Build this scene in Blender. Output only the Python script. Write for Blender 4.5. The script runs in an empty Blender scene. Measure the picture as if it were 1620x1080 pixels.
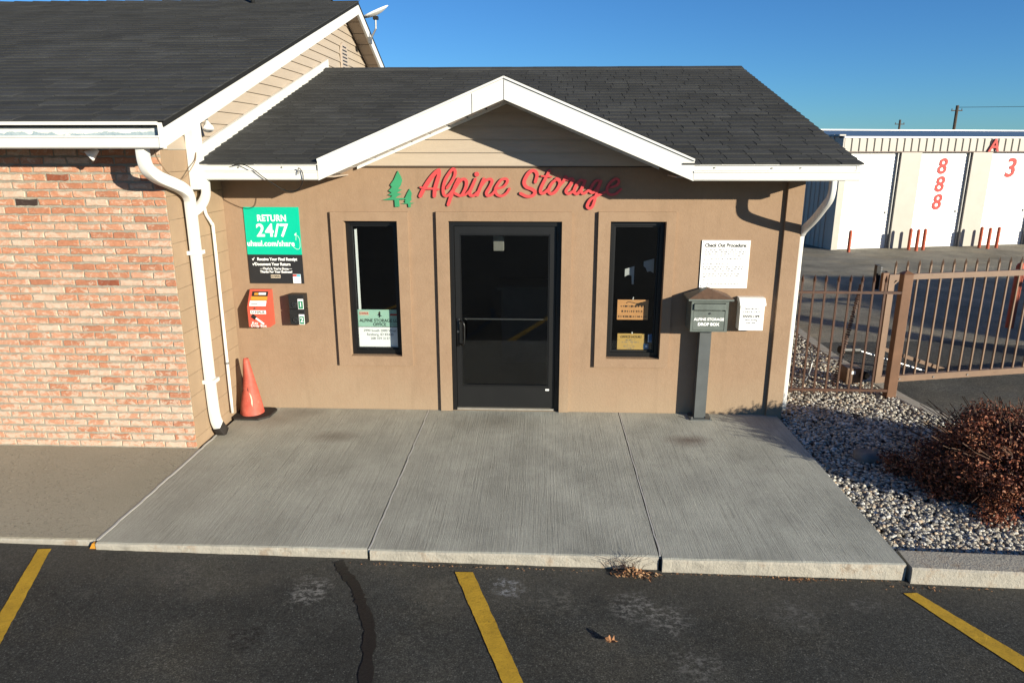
import bpy, bmesh, math, random
import numpy as np
from mathutils import Vector, Matrix
from mathutils.geometry import tessellate_polygon
random.seed(7)
rng = np.random.default_rng(7)
S = bpy.context.scene
R = math.radians

# ------------------------------------------------------------------ camera
cd = bpy.data.cameras.new('camera')
cam = bpy.data.objects.new('camera', cd)
S.collection.objects.link(cam)
cd.sensor_fit = 'HORIZONTAL'; cd.sensor_width = 36.0; cd.lens = 36.0 * 1123 / 1620
cd.clip_start = 0.05; cd.clip_end = 3000
cam.location = (0, -7.096, 2.70)
cam.rotation_euler = (R(90 - 15.24), 0, R(2.36))
S.camera = cam

# ------------------------------------------------------------------ world, sun, exposure
SUN = Vector((0.679, -0.6, 0.207)).normalized()
w = bpy.data.worlds.new('World'); S.world = w; w.use_nodes = True
nt = w.node_tree; nt.nodes.clear()
sky = nt.nodes.new('ShaderNodeTexSky'); sky.sky_type = 'NISHITA'; sky.sun_disc = False
sky.sun_elevation = math.asin(SUN.z); sky.sun_rotation = math.atan2(SUN.x, SUN.y)
sky.altitude = 1450; sky.air_density = 1.0; sky.dust_density = 0.1; sky.ozone_density = 2.0
bg = nt.nodes.new('ShaderNodeBackground'); bg.inputs['Strength'].default_value = 0.05
wo = nt.nodes.new('ShaderNodeOutputWorld')
tint = nt.nodes.new('ShaderNodeMix'); tint.data_type = 'RGBA'; tint.blend_type = 'MULTIPLY'; tint.inputs[0].default_value = 1
tint.inputs[7].default_value = (.44, .92, 1.47, 1)   # clear cold winter blue
nt.links.new(sky.outputs[0], tint.inputs[6]); nt.links.new(tint.outputs[2], bg.inputs['Color']); nt.links.new(bg.outputs[0], wo.inputs['Surface'])
sl = bpy.data.lights.new('sun', 'SUN'); sl.energy = 5.0; sl.angle = R(0.55); sl.color = (1.0, 0.93, 0.77)
so = bpy.data.objects.new('sun', sl); S.collection.objects.link(so)
so.rotation_euler = SUN.to_track_quat('Z', 'Y').to_euler()
S.view_settings.view_transform = 'Standard'; S.view_settings.look = 'None'
S.view_settings.gamma = 1.0; S.view_settings.use_curve_mapping = False
S.view_settings.exposure = 0.90
S.cycles.max_bounces = 6

# ------------------------------------------------------------------ materials
def lin(c):
    return tuple(((v / 255) / 12.92 if v / 255 <= .04045 else ((v / 255 + .055) / 1.055) ** 2.4) for v in c)

ALB = .73   # one common scale for all the non-white paints and stones below
class NB:
    """small node helper"""
    def __init__(s, name):
        s.m = bpy.data.materials.new(name); s.m.use_nodes = True
        s.t = s.m.node_tree; s.N = s.t.nodes; s.b = s.N['Principled BSDF']; s.geo = None
    def n(s, t, **k):
        x = s.N.new(t)
        for a, v in k.items(): setattr(x, a, v)
        return x
    def l(s, a, b): s.t.links.new(a, b)
    def pos(s, sc=(1, 1, 1), rot=(0, 0, 0), local=False):
        if local: src = s.n('ShaderNodeTexCoord').outputs['Object']
        else:
            if not s.geo: s.geo = s.n('ShaderNodeNewGeometry')
            src = s.geo.outputs['Position']
        mp = s.n('ShaderNodeMapping'); mp.inputs['Scale'].default_value = sc; mp.inputs['Rotation'].default_value = rot
        s.l(src, mp.inputs['Vector']); return mp.outputs[0]
    def noise(s, scale, detail=5, rough=.6, vec=None, dist=0):
        x = s.n('ShaderNodeTexNoise'); x.inputs['Scale'].default_value = scale
        x.inputs['Detail'].default_value = detail; x.inputs['Roughness'].default_value = rough
        x.inputs['Distortion'].default_value = dist
        s.l(vec if vec is not None else s.pos(), x.inputs['Vector']); return x.outputs['Fac']
    def ramp(s, fac, stops, interp='LINEAR'):
        x = s.n('ShaderNodeValToRGB'); e = x.color_ramp.elements; x.color_ramp.interpolation = interp
        while len(e) < len(stops): e.new(.5)
        for i, (p, c) in enumerate(stops):
            e[i].position = p; e[i].color = (c[0], c[1], c[2], 1) if hasattr(c, '__len__') else (c, c, c, 1)
        s.l(fac, x.inputs[0]); return x.outputs[0]
    def mix(s, fac, a, b, mode='MIX'):
        x = s.n('ShaderNodeMix'); x.data_type = 'RGBA'; x.blend_type = mode
        for sock, v in ((x.inputs[0], fac), (x.inputs[6], a), (x.inputs[7], b)):
            if isinstance(v, (int, float)): sock.default_value = v
            elif isinstance(v, tuple): sock.default_value = (*v[:3], 1)
            else: s.l(v, sock)
        return x.outputs[2]
    def math(s, op, a, b=0.0, clamp=False):
        x = s.n('ShaderNodeMath', operation=op); x.use_clamp = clamp
        for sock, v in ((x.inputs[0], a), (x.inputs[1], b)):
            if isinstance(v, (int, float)): sock.default_value = v
            else: s.l(v, sock)
        return x.outputs[0]
    def rand(s): return s.n('ShaderNodeObjectInfo').outputs['Random']
    def bump(s, h, strength=.3, dist=.01):
        x = s.n('ShaderNodeBump'); x.inputs['Strength'].default_value = strength; x.inputs['Distance'].default_value = dist
        s.l(h, x.inputs['Height']); s.l(x.outputs[0], s.b.inputs['Normal']); return x
    def col(s, c):
        if not any(k in s.m.name for k in ('white', 'aluminium')):
            c = s.mix(1.0, c, (ALB, ALB, ALB), 'MULTIPLY')
        if isinstance(c, tuple): s.b.inputs['Base Color'].default_value = (*c[:3], 1)
        else: s.l(c, s.b.inputs['Base Color'])
    def set(s, rough=.8, metal=0, spec=.3):
        s.b.inputs['Roughness'].default_value = rough; s.b.inputs['Metallic'].default_value = metal
        s.b.inputs['Specular IOR Level'].default_value = spec

def mul(c, k): return tuple(v * k for v in c)
def simple(name, c, var=.15, scale=6, rough=.7, bump=0, bscale=80, metal=0, spec=.3, rand=0, c2=None, dirt=None, stretch=(1, 1, 1)):
    b = NB(name); f = b.noise(scale, 6, .65, b.pos(stretch))
    col = b.ramp(f, [(.3, mul(c, 1 - var)), (.7, c2 or mul(c, 1 + var * .6))])
    if rand:
        r = b.ramp(b.rand(), [(0, 1 - rand), (1, 1 + rand)])
        col = b.mix(1.0, col, r, 'MULTIPLY')
    if dirt:
        d = b.ramp(b.noise(dirt[1], 8, .7), [(dirt[2], 0.0), (min(1, dirt[2] + .12), 1.0)])
        col = b.mix(b.math('MULTIPLY', d, dirt[3]), col, dirt[0])
    b.col(col); b.set(rough, metal, spec)
    if bump: b.bump(b.noise(bscale, 4, .7), bump, .01)
    return b.m

M = {}
def mk_stucco():
    b = NB('tan_stucco')
    f = b.noise(1.3, 6, .6); g = b.noise(9, 6, .7)
    c = b.ramp(f, [(.3, (.355, .234, .148)), (.7, (.41, .276, .178))])
    c = b.mix(.25, c, b.ramp(g, [(.3, (.29, .19, .12)), (.7, (.46, .318, .208))]))
    # pale splash zone of dried dust low on the wall, and a few rubbed spots
    sep = b.n('ShaderNodeSeparateXYZ'); b.l(b.pos(), sep.inputs[0])
    z = b.math('ADD', sep.outputs[2], b.math('MULTIPLY', b.noise(2.2, 6, .7), .7))
    low = b.ramp(z, [(.42, 1.0), (.85, 0.0)])
    c = b.mix(b.math('MULTIPLY', low, .45), c, (.44, .345, .235))
    sp = b.ramp(b.noise(38, 3, .5), [(.68, 0.0), (.74, 1.0)])
    c = b.mix(b.math('MULTIPLY', sp, .3), c, (.22, .15, .1))
    st = b.ramp(b.noise(3.2, 5, .6, b.pos((2.2, 2.2, .25))), [(.55, 0.0), (.75, 1.0)])
    c = b.mix(b.math('MULTIPLY', st, .28), c, (.24, .165, .105))
    b.col(c); b.set(.92, 0, .15)
    h = b.math('ADD', b.noise(150, 3, .6), b.math('MULTIPLY', b.noise(38, 4, .6), 1.1))
    b.bump(h, .5, .004); return b.m
M['stucco'] = mk_stucco()
M['block'] = simple('tan_painted_block', (.41, .288, .182), .12, 3, .85, .35, 60, spec=.2, rand=.03)
M['siding'] = simple('beige_vinyl_siding', (.53, .435, .335), .06, 3, .55, .12, 30, spec=.3, rand=.03, stretch=(1, 1, 9), dirt=((.35, .26, .18), 5, .62, .35))
M['soffit'] = simple('beige_vinyl_soffit', (.55, .45, .36), .06, 3, .55, spec=.3, rand=.04)
def mk_white(name, base, peel=None):
    b = NB(name)
    c = b.ramp(b.noise(2.5, 7, .7), [(.35, mul(base, .90)), (.6, base)])
    st = b.ramp(b.noise(6, 7, .7, b.pos((1, 1, 3))), [(.60, 0.0), (.72, 1.0)])
    c = b.mix(b.math('MULTIPLY', st, .22), c, (.45, .40, .33))
    if peel:
        sep = b.n('ShaderNodeSeparateXYZ'); b.l(b.pos(), sep.inputs[0])
        n = b.noise(4.5, 7, .75, b.pos((1, 1, 2)))
        edge = b.math('ADD', sep.outputs[2], b.math('MULTIPLY', n, -.16))
        mask = b.ramp(edge, [(0, 1.0), (1, 1.0)])
        lt = b.math('LESS_THAN', edge, peel[0] - .16 * .5 + peel[1])
        c = b.mix(lt, c, b.ramp(b.noise(30, 4), [(.3, (.22, .29, .33)), (.7, (.36, .42, .44))]))
    b.col(c); b.set(.42, 0, .4); b.bump(b.noise(40, 4), .12, .003); return b.m
M['white'] = mk_white('white_painted_trim', (.66, .645, .605))
M['white_peel'] = mk_white('peeling_white_fascia', (.66, .645, .605), (2.815, -.003))
M['white_plastic'] = simple('white_plastic', (.80, .79, .76), .04, 4, .35, spec=.5)
M['white_paper'] = simple('white_poster_board', (.82, .81, .78), .02, 5, .5)
M['ink'] = simple('black_ink', (.02, .02, .02), .1, 4, .6)
M['ink_grey'] = simple('grey_ink', (.22, .22, .22), .1, 4, .6)
M['white_ink'] = simple('white_ink', (.82, .82, .80), .02, 4, .5)
def mk_shingle(name, k):
    b = NB(name)
    g = b.ramp(b.noise(260, 2, .7), [(.3, (.018 * k, .019 * k, .0175 * k)), (.62, (.046 * k, .046 * k, .046 * k)), (.8, (.11 * k, .108 * k, .10 * k))])
    c = b.mix(1.0, g, b.ramp(b.noise(2.0, 5, .6), [(.3, .82), (.7, 1.15)]), 'MULTIPLY')
    c = b.mix(1.0, c, b.ramp(b.rand(), [(0, .90), (1, 1.10)]), 'MULTIPLY')
    b.col(c); b.set(.95, 0, .15); b.bump(b.noise(300, 3, .7), .6, .004); return b.m
for i, k in enumerate((1.55, 1.72, 1.92)): M['shingle%d' % i] = mk_shingle('asphalt_shingle_tone_%d' % i, k)
def mk_asphalt(name, lo, hi, stains=True, spots=()):
    b = NB(name)
    fine = b.noise(105, 3, .8); mid = b.noise(1.1, 7, .65); m2 = b.noise(34, 5, .75)
    c = b.ramp(fine, [(.30, mul(lo, .42)), (.5, lo), (.64, hi), (.78, mul(hi, 3.0))])
    c = b.mix(1.0, c, b.ramp(mid, [(.3, .62), (.7, 1.35)]), 'MULTIPLY')
    c = b.mix(1.0, c, b.ramp(m2, [(.32, .62), (.68, 1.4)]), 'MULTIPLY')
    br = b.ramp(b.noise(.9, 6, .7, b.pos((1, 1, 1), (0, 0, .6))), [(.48, 0.0), (.68, 1.0)])
    c = b.mix(b.math('MULTIPLY', br, .5), c, b.mix(1.0, c, (1.75, 1.55, 1.25), 'MULTIPLY'))
    vo = b.n('ShaderNodeTexVoronoi'); vo.inputs['Scale'].default_value = 85; b.l(b.pos(), vo.inputs['Vector'])
    sp_ = b.n('ShaderNodeSeparateColor'); b.l(vo.outputs['Color'], sp_.inputs[0])
    stn = b.math('MULTIPLY', b.math('GREATER_THAN', sp_.outputs[0], .93), b.math('LESS_THAN', vo.outputs['Distance'], .38))
    c = b.mix(b.math('MULTIPLY', stn, .45), c, mul(hi, 2.6))
    if stains:
        sp3 = b.n('ShaderNodeSeparateXYZ'); b.l(b.pos(), sp3.inputs[0])
        yy_ = b.math('ADD', b.math('MULTIPLY', b.math('ADD', sp3.outputs[1], 3.55), 1.3), b.math('MULTIPLY', b.math('SUBTRACT', b.noise(2.6, 9, .8), .5), 1.9))
        du = b.ramp(yy_, [(.35, 0.0), (1.0, 1.0)])
        c = b.mix(b.math('MULTIPLY', du, .42), c, b.ramp(b.noise(60, 4, .8), [(.35, (.06, .055, .045)), (.65, (.20, .18, .145))]))
        d = b.ramp(b.noise(2.1, 9, .78), [(.53, 0.0), (.66, 1.0)])
        e = b.ramp(b.noise(14, 6, .8), [(.42, 0.0), (.6, 1.0)])
        c = b.mix(b.math('MULTIPLY', b.math('MULTIPLY', d, e), .35), c, (.16, .15, .13))
        for (x, y, r, col, amt) in spots:
            v = b.n('ShaderNodeVectorMath', operation='DISTANCE'); b.l(b.pos(), v.inputs[0]); v.inputs[1].default_value = (x, y, -.08); r = r * .8; amt = amt * .95
            dd = b.math('ADD', v.outputs['Value'], b.math('MULTIPLY', b.math('SUBTRACT', b.noise(7, 8, .8), .5), r * 2.2))
            k = b.ramp(dd, [(r * .55, 1.0), (r * 1.1, 0.0)])
            k = b.math('MULTIPLY', k, b.ramp(b.noise(19, 9, .85, b.pos((1, 1.5, 1))), [(.50, .0), (.56, 1.0)]))
            c = b.mix(b.math('MULTIPLY', k, amt), c, col)
    b.col(c); b.set(.88, 0, .25)
    h = b.math('ADD', b.noise(120, 4, .8), b.math('MULTIPLY', b.noise(24, 4, .7), .8))
    b.bump(h, 1.0, .011); return b.m
PALE = (.34, .33, .31)
M['asphalt'] = mk_asphalt('dark_sealed_asphalt', (.047, .048, .044), (.102, .102, .093), True,
    [(-1.49, -3.12, .20, PALE, .8), (-.20, -3.02, .14, (.42, .43, .45), .8), (.62, -3.18, .22, PALE, .65), (.80, -3.3, .2, PALE, .6),
     (.15, -3.15, .2, (.26, .25, .22), .5), (-.60, -3.1, .25, (.2, .19, .16), .5), (.9, -3.7, .2, PALE, .4), (-2.4, -3.0, .2, (.22, .2, .17), .5),
     (-1.72, -3.6, .16, (.012, .009, .008), .9), (2.1, -3.05, .15, PALE, .35), (1.6, -3.2, .2, PALE, .3)])
M['road'] = mk_asphalt('worn_asphalt', (.085, .082, .072), (.15, .145, .128), False)
M['yard'] = mk_asphalt('pale_worn_pavement', (.24, .218, .172), (.37, .338, .27), False)
M['underlay'] = simple('black_roof_underlay', (.012, .012, .012), .2, 6, .9)
M['sealant'] = simple('black_crack_sealant', (.014, .012, .011), .3, 30, .5, .3, 60, spec=.35)
def mk_concrete(name, c1, c2, broom=True, pits=False):
    b = NB(name)
    f = b.noise(1.0, 7, .65); g = b.noise(55, 5, .75)
    c = b.ramp(f, [(.3, c1), (.7, c2)])
    c = b.mix(.28, c, b.ramp(g, [(.35, mul(c1, .6)), (.7, mul(c2, 1.25))]))
    h = b.math('MULTIPLY', b.noise(110, 3, .7), .4)
    if broom:
        l1 = b.noise(1.0, 4, .75, b.pos((80, .7, 1), (0, 0, R(1.5)))); 
        l2 = b.noise(1.0, 2, .6, b.pos((150, 9, 1)))
        c = b.mix(.13, c, b.ramp(l1, [(.38, mul(c1, .62)), (.62, mul(c2, 1.22))]))
        h = b.math('ADD', h, b.math('ADD', b.math('MULTIPLY', l1, .9), b.math('MULTIPLY', l2, .5)))
        l3 = b.noise(1.0, 2, .5, b.pos((17, .35, 1), (0, 0, R(-1))))
        gl = b.math('MULTIPLY', b.math('GREATER_THAN', l3, .535), b.math('LESS_THAN', l3, .555))
        c = b.mix(b.math('MULTIPLY', gl, .22), c, mul(c1, .5)); h = b.math('SUBTRACT', h, b.math('MULTIPLY', gl, .35))
        pt = b.ramp(b.noise(1.7, 8, .72, b.pos((1, .7, 1))), [(.38, .83), (.62, 1.14)])
        c = b.mix(1.0, c, pt, 'MULTIPLY')
        for (x, y, r, col, amt) in ((-2.0, -.77, .30, (.11, .075, .055), .8), (1.42, -.72, .28, (.14, .085, .065), .8), (-2.7, -.35, .4, (.2, .17, .13), .6), (-.4, -.3, .6, (.18, .15, .11), .5), (-2.5, -.12, .3, (.12, .10, .09), .6), (1.5, -1.6, .5, (.2, .2, .19), .2)):
            v = b.n('ShaderNodeVectorMath', operation='DISTANCE'); b.l(b.pos((1, 1.7, 1)), v.inputs[0]); v.inputs[1].default_value = (x, y * 1.7, 0)
            dd = b.math('ADD', v.outputs['Value'], b.math('MULTIPLY', b.noise(3, 7, .75), r * 1.2))
            k = b.ramp(dd, [(r * .45, 1.0), (r * 1.6, 0.0)])
            c = b.mix(b.math('MULTIPLY', k, amt), c, col)
        sep = b.n('ShaderNodeSeparateXYZ'); b.l(b.pos(), sep.inputs[0])
        lx = b.ramp(b.math('MULTIPLY', b.math('ADD', sep.outputs[0], 3.2), .3), [(0, 1.0), (1, 0.0)])
        c = b.mix(b.math('MULTIPLY', lx, .35), c, (.44, .39, .29))
    if pits:
        p = b.ramp(b.noise(19, 3, .55, b.pos((1, 2.1, 1), (0, 0, .25))), [(.59, 0.0), (.63, 1.0)])
        pm = b.ramp(b.noise(1.4, 3, .5), [(.38, 0.0), (.55, 1.0)])
        p = b.math('MULTIPLY', p, pm)
        h = b.math('ADD', h, b.math('MULTIPLY', p, 1.6))
        c = b.mix(b.math('MULTIPLY', p, .45), c, mul(c2, 1.3))
    b.col(c); b.set(.9, 0, .2); b.bump(h, .55 if not pits else .8, .006 if not pits else .010); return b.m
M['concrete'] = mk_concrete('broomed_concrete', (.43, .425, .365), (.55, .545, .465))
M['concrete_old'] = mk_concrete('spalled_tan_concrete', (.40, .36, .265), (.50, .45, .34), False, True)
M['curb'] = simple('pale_curb_concrete', (.50, .46, .385), .25, 7, .9, .8, 50, dirt=((.27, .18, .11), 7, .52, .6))
M['joint'] = simple('pale_joint_sealant', (.62, .60, .55), .1, 8, .8)
M['yellow'] = None
def mk_yellow():
    b = NB('worn_yellow_paint')
    wear = b.ramp(b.noise(60, 8, .85), [(.36, 1.0), (.46, 0.0)])
    w2 = b.ramp(b.noise(9, 6, .7), [(.3, .75), (.6, 1.05)])
    c = b.mix(1.0, (.66, .40, .035), w2, 'MULTIPLY')
    c = b.mix(b.math('MULTIPLY', wear, .75), c, (.10, .075, .03))
    b.col(c); b.set(.8, 0, .25); b.bump(b.math('ADD', b.noise(120, 4, .8), b.math('MULTIPLY', b.noise(24, 4, .7), .8)), .8, .008); return b.m
M['yellow'] = mk_yellow()
def mk_brick(name, stops, washk):
    b = NB(name)
    base = b.ramp(b.rand(), stops)
    c = b.mix(.45, base, b.mix(1.0, base, b.ramp(b.noise(30, 6, .75), [(.3, .6), (.7, 1.45)]), 'MULTIPLY'))
    sep = b.n('ShaderNodeSeparateXYZ'); b.l(b.pos(), sep.inputs[0])
    low = b.ramp(b.math('MULTIPLY', sep.outputs[2], .4), [(.05, .055), (.75, 0.0)])
    n = b.math('ADD', b.noise(10, 10, .80, b.pos((1, 1, 1.5)), 1.0), low)
    n = b.math('ADD', n, b.math('MULTIPLY', b.math('SUBTRACT', b.n('ShaderNodeObjectInfo').outputs['Random'], .5), .07))
    ws = b.ramp(n, [(.512, 0.0), (.575, washk)])
    c = b.mix(ws, c, b.ramp(b.noise(20, 4), [(.3, (.46, .355, .265)), (.7, (.57, .46, .365))]))
    b.col(c); b.set(.92, 0, .15); b.bump(b.noise(90, 5, .75), .5, .004); return b.m
M['brick'] = mk_brick('whitewashed_orange_brick', [(0, (.34, .145, .085)), (.22, (.42, .185, .105)), (.5, (.45, .225, .14)), (.75, (.47, .27, .18)), (1, (.49, .34, .25))], .80)
M['brick_dark'] = mk_brick('dark_burnt_brick', [(0, (.06, .04, .035)), (1, (.075, .05, .04))], .15)
M['brick_red'] = mk_brick('deep_red_brick', [(0, (.30, .09, .05)), (1, (.32, .11, .06))], .25)
M['mortar'] = simple('sandy_mortar', (.42, .375, .295), .22, 9, .95, .7, 60, dirt=((.33, .30, .26), 6, .55, .5))
M['black_metal'] = simple('black_anodised_frame', (.009, .009, .009), .15, 5, .38, spec=.45)
M['black_leaf'] = simple('black_door_leaf', (.012, .012, .012), .15, 5, .42, spec=.45)
M['black_box'] = simple('black_powder_coated_box', (.018, .018, .018), .2, 8, .5, .2, 60, spec=.4)
M['chrome'] = simple('dull_chrome', (.45, .45, .44), .1, 8, .3, metal=1)
M['alu'] = simple('aluminium_threshold', (.45, .42, .36), .2, 12, .45, metal=.6)
M['red_sign'] = simple('coral_red_letter_paint', (.72, .085, .085), .08, 6, .5, spec=.35)
M['red_box'] = simple('red_orange_box_paint', (.66, .11, .065), .06, 6, .45, spec=.4)
M['green_sign'] = simple('green_letter_paint', (.055, .34, .16), .1, 6, .5)
M['teal'] = simple('teal_green_print', (.0, .58, .36), .05, 3, .4, spec=.4)
M['charcoal'] = simple('charcoal_print', (.028, .028, .03), .1, 3, .4, spec=.4)
M['mint'] = simple('mint_print', (.42, .66, .52), .05, 3, .5)
M['orange_print'] = simple('orange_print', (.75, .33, .04), .05, 3, .5)
M['beige_print'] = simple('beige_print', (.72, .60, .45), .05, 3, .5)
M['sky_print'] = simple('light_blue_print', (.12, .50, .66), .05, 3, .5)
M['blue_print'] = simple('blue_print', (.02, .15, .35), .05, 3, .5)
M['dkgreen_print'] = simple('dark_green_print', (.03, .25, .13), .05, 3, .5)
M['red_print'] = simple('red_print', (.55, .03, .02), .05, 3, .5)
M['wood1'] = simple('orange_wood_plaque', (.70, .34, .13), .12, 8, .5, stretch=(1, 1, 6))
M['wood2'] = simple('golden_wood_plaque', (.62, .38, .11), .12, 8, .5, stretch=(1, 1, 6))
M['grey_green'] = simple('weathered_grey_green_metal', (.15, .175, .155), .25, 9, .55, .15, 50, spec=.4, dirt=((.26, .13, .06), 3.2, .60, .6))
M['rust'] = simple('rusty_brown_roof_metal', (.165, .095, .06), .3, 20, .8, .3, 80, dirt=((.12, .13, .13), 6, .55, .6))
M['grey_post'] = simple('dark_grey_post_metal', (.115, .125, .125), .15, 6, .5, spec=.4)
M['fence'] = simple('brown_painted_steel', (.10, .045, .025), .25, 12, .5, .15, 60, spec=.4, rand=.08, dirt=((.2, .11, .065), 6, .62, .5))
M['gate'] = simple('tan_brown_painted_steel', (.225, .135, .082), .15, 9, .5, .1, 60, spec=.4, rand=.05, dirt=((.14, .07, .04), 8, .63, .5))
M['post_brown'] = simple('brown_post_paint', (.21, .105, .055), .18, 6, .55, .15, 60, spec=.35)
def mk_cone():
    b = NB('faded_cone_rubber')
    c = b.ramp(b.noise(9, 8, .75), [(.3, (.50, .07, .045)), (.6, (.62, .13, .085)), (.75, (.66, .25, .17))])
    sc = b.ramp(b.noise(24, 7, .75, b.pos((1, 1, .6))), [(.66, 0.0), (.70, 1.0)])
    c = b.mix(b.math('MULTIPLY', sc, .6), c, (.6, .42, .3))
    b.col(c); b.set(.6, 0, .35); b.bump(b.noise(30, 5, .7), .3, .004); return b.m
M['cone'] = mk_cone()
M['rubber'] = simple('black_rubber', (.03, .024, .02), .3, 14, .8, .2, 40)
M['bollard'] = simple('faded_orange_red_bollard_paint', (.50, .10, .045), .25, 10, .6, rand=.1)
M['store_door'] = simple('white_steel_roll_door', (.80, .79, .76), .03, 3, .45, spec=.4)
M['store_wall'] = simple('beige_steel_wall', (.50, .462, .40), .06, 3, .5, spec=.35, rand=.02)
M['store_roof'] = simple('blue_grey_metal_roof', (.14, .20, .27), .1, 3, .4, spec=.5)
M['dig'] = simple('red_stencil_paint', (.62, .05, .04), .12, 14, .6)
M['dirt'] = simple('dark_soil_under_gravel', (.11, .09, .07), .4, 20, .95, .7, 60)
M['foliage_stem'] = simple('brown_twigs', (.10, .055, .035), .3, 12, .85)
M['rock'] = simple('grey_boulder', (.24, .23, .21), .3, 9, .9, .5, 40)
M['galv'] = simple('galvanised_steel', (.33, .33, .33), .2, 9, .4, metal=.7)
M['pole_wood'] = simple('weathered_utility_pole_wood', (.10, .075, .055), .2, 3, .9)
M['cable'] = simple('black_cable', (.015, .013, .012), .1, 5, .6)
M['cable_tan'] = simple('tan_cable', (.33, .22, .13), .1, 5, .6)
M['litter'] = simple('dry_leaf_brown', (.42, .20, .09), .4, 40, .8)
M['interior'] = simple('dark_interior_paint', (.05, .05, .052), .1, 2, .9)
M['blind'] = simple('white_vertical_blind', (.65, .66, .64), .05, 5, .6)
def leafmat(name, c):
    b = NB(name); col = b.ramp(b.noise(40, 3), [(.3, mul(c, .55)), (.7, mul(c, 1.35))]); b.col(col); b.set(.6, 0, .3); return b.m
M['leafA'] = leafmat('russet_leaves', (.26, .075, .035)); M['leafB'] = leafmat('dark_maroon_leaves', (.085, .028, .018)); M['leafC'] = leafmat('coppery_leaves', (.44, .185, .095))
M['leafD'] = leafmat('dry_brown_leaves', (.17, .075, .04))
for i, c in enumerate(((.56, .50, .40), (.74, .69, .58), (.33, .30, .25), (.60, .45, .31), (.17, .16, .15), (.85, .82, .74))):
    M['peb%d' % i] = simple('pebble_tone_%d' % i, c, .12, 30, .7, spec=.35)
def mk_glass():
    m = bpy.data.materials.new('tinted_window_glass'); m.use_nodes = True; t = m.node_tree; t.nodes.clear()
    o = t.nodes.new('ShaderNodeOutputMaterial'); mx = t.nodes.new('ShaderNodeMixShader')
    lw = t.nodes.new('ShaderNodeLayerWeight'); lw.inputs['Blend'].default_value = .5
    pw = t.nodes.new('ShaderNodeMath'); pw.operation = 'POWER'; pw.inputs[1].default_value = 5; t.links.new(lw.outputs['Facing'], pw.inputs[0])
    fr = t.nodes.new('ShaderNodeMath'); fr.operation = 'MULTIPLY_ADD'; fr.inputs[1].default_value = .94; fr.inputs[2].default_value = .045; t.links.new(pw.outputs[0], fr.inputs[0])
    a = t.nodes.new('ShaderNodeBsdfTransparent'); a.inputs[0].default_value = (.93, .95, .95, 1)
    g = t.nodes.new('ShaderNodeBsdfGlossy'); g.inputs['Roughness'].default_value = .01
    t.links.new(fr.outputs[0], mx.inputs[0]); t.links.new(a.outputs[0], mx.inputs[1]); t.links.new(g.outputs[0], mx.inputs[2]); t.links.new(mx.outputs[0], o.inputs[0])
    return m
M['glass'] = mk_glass()

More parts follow.
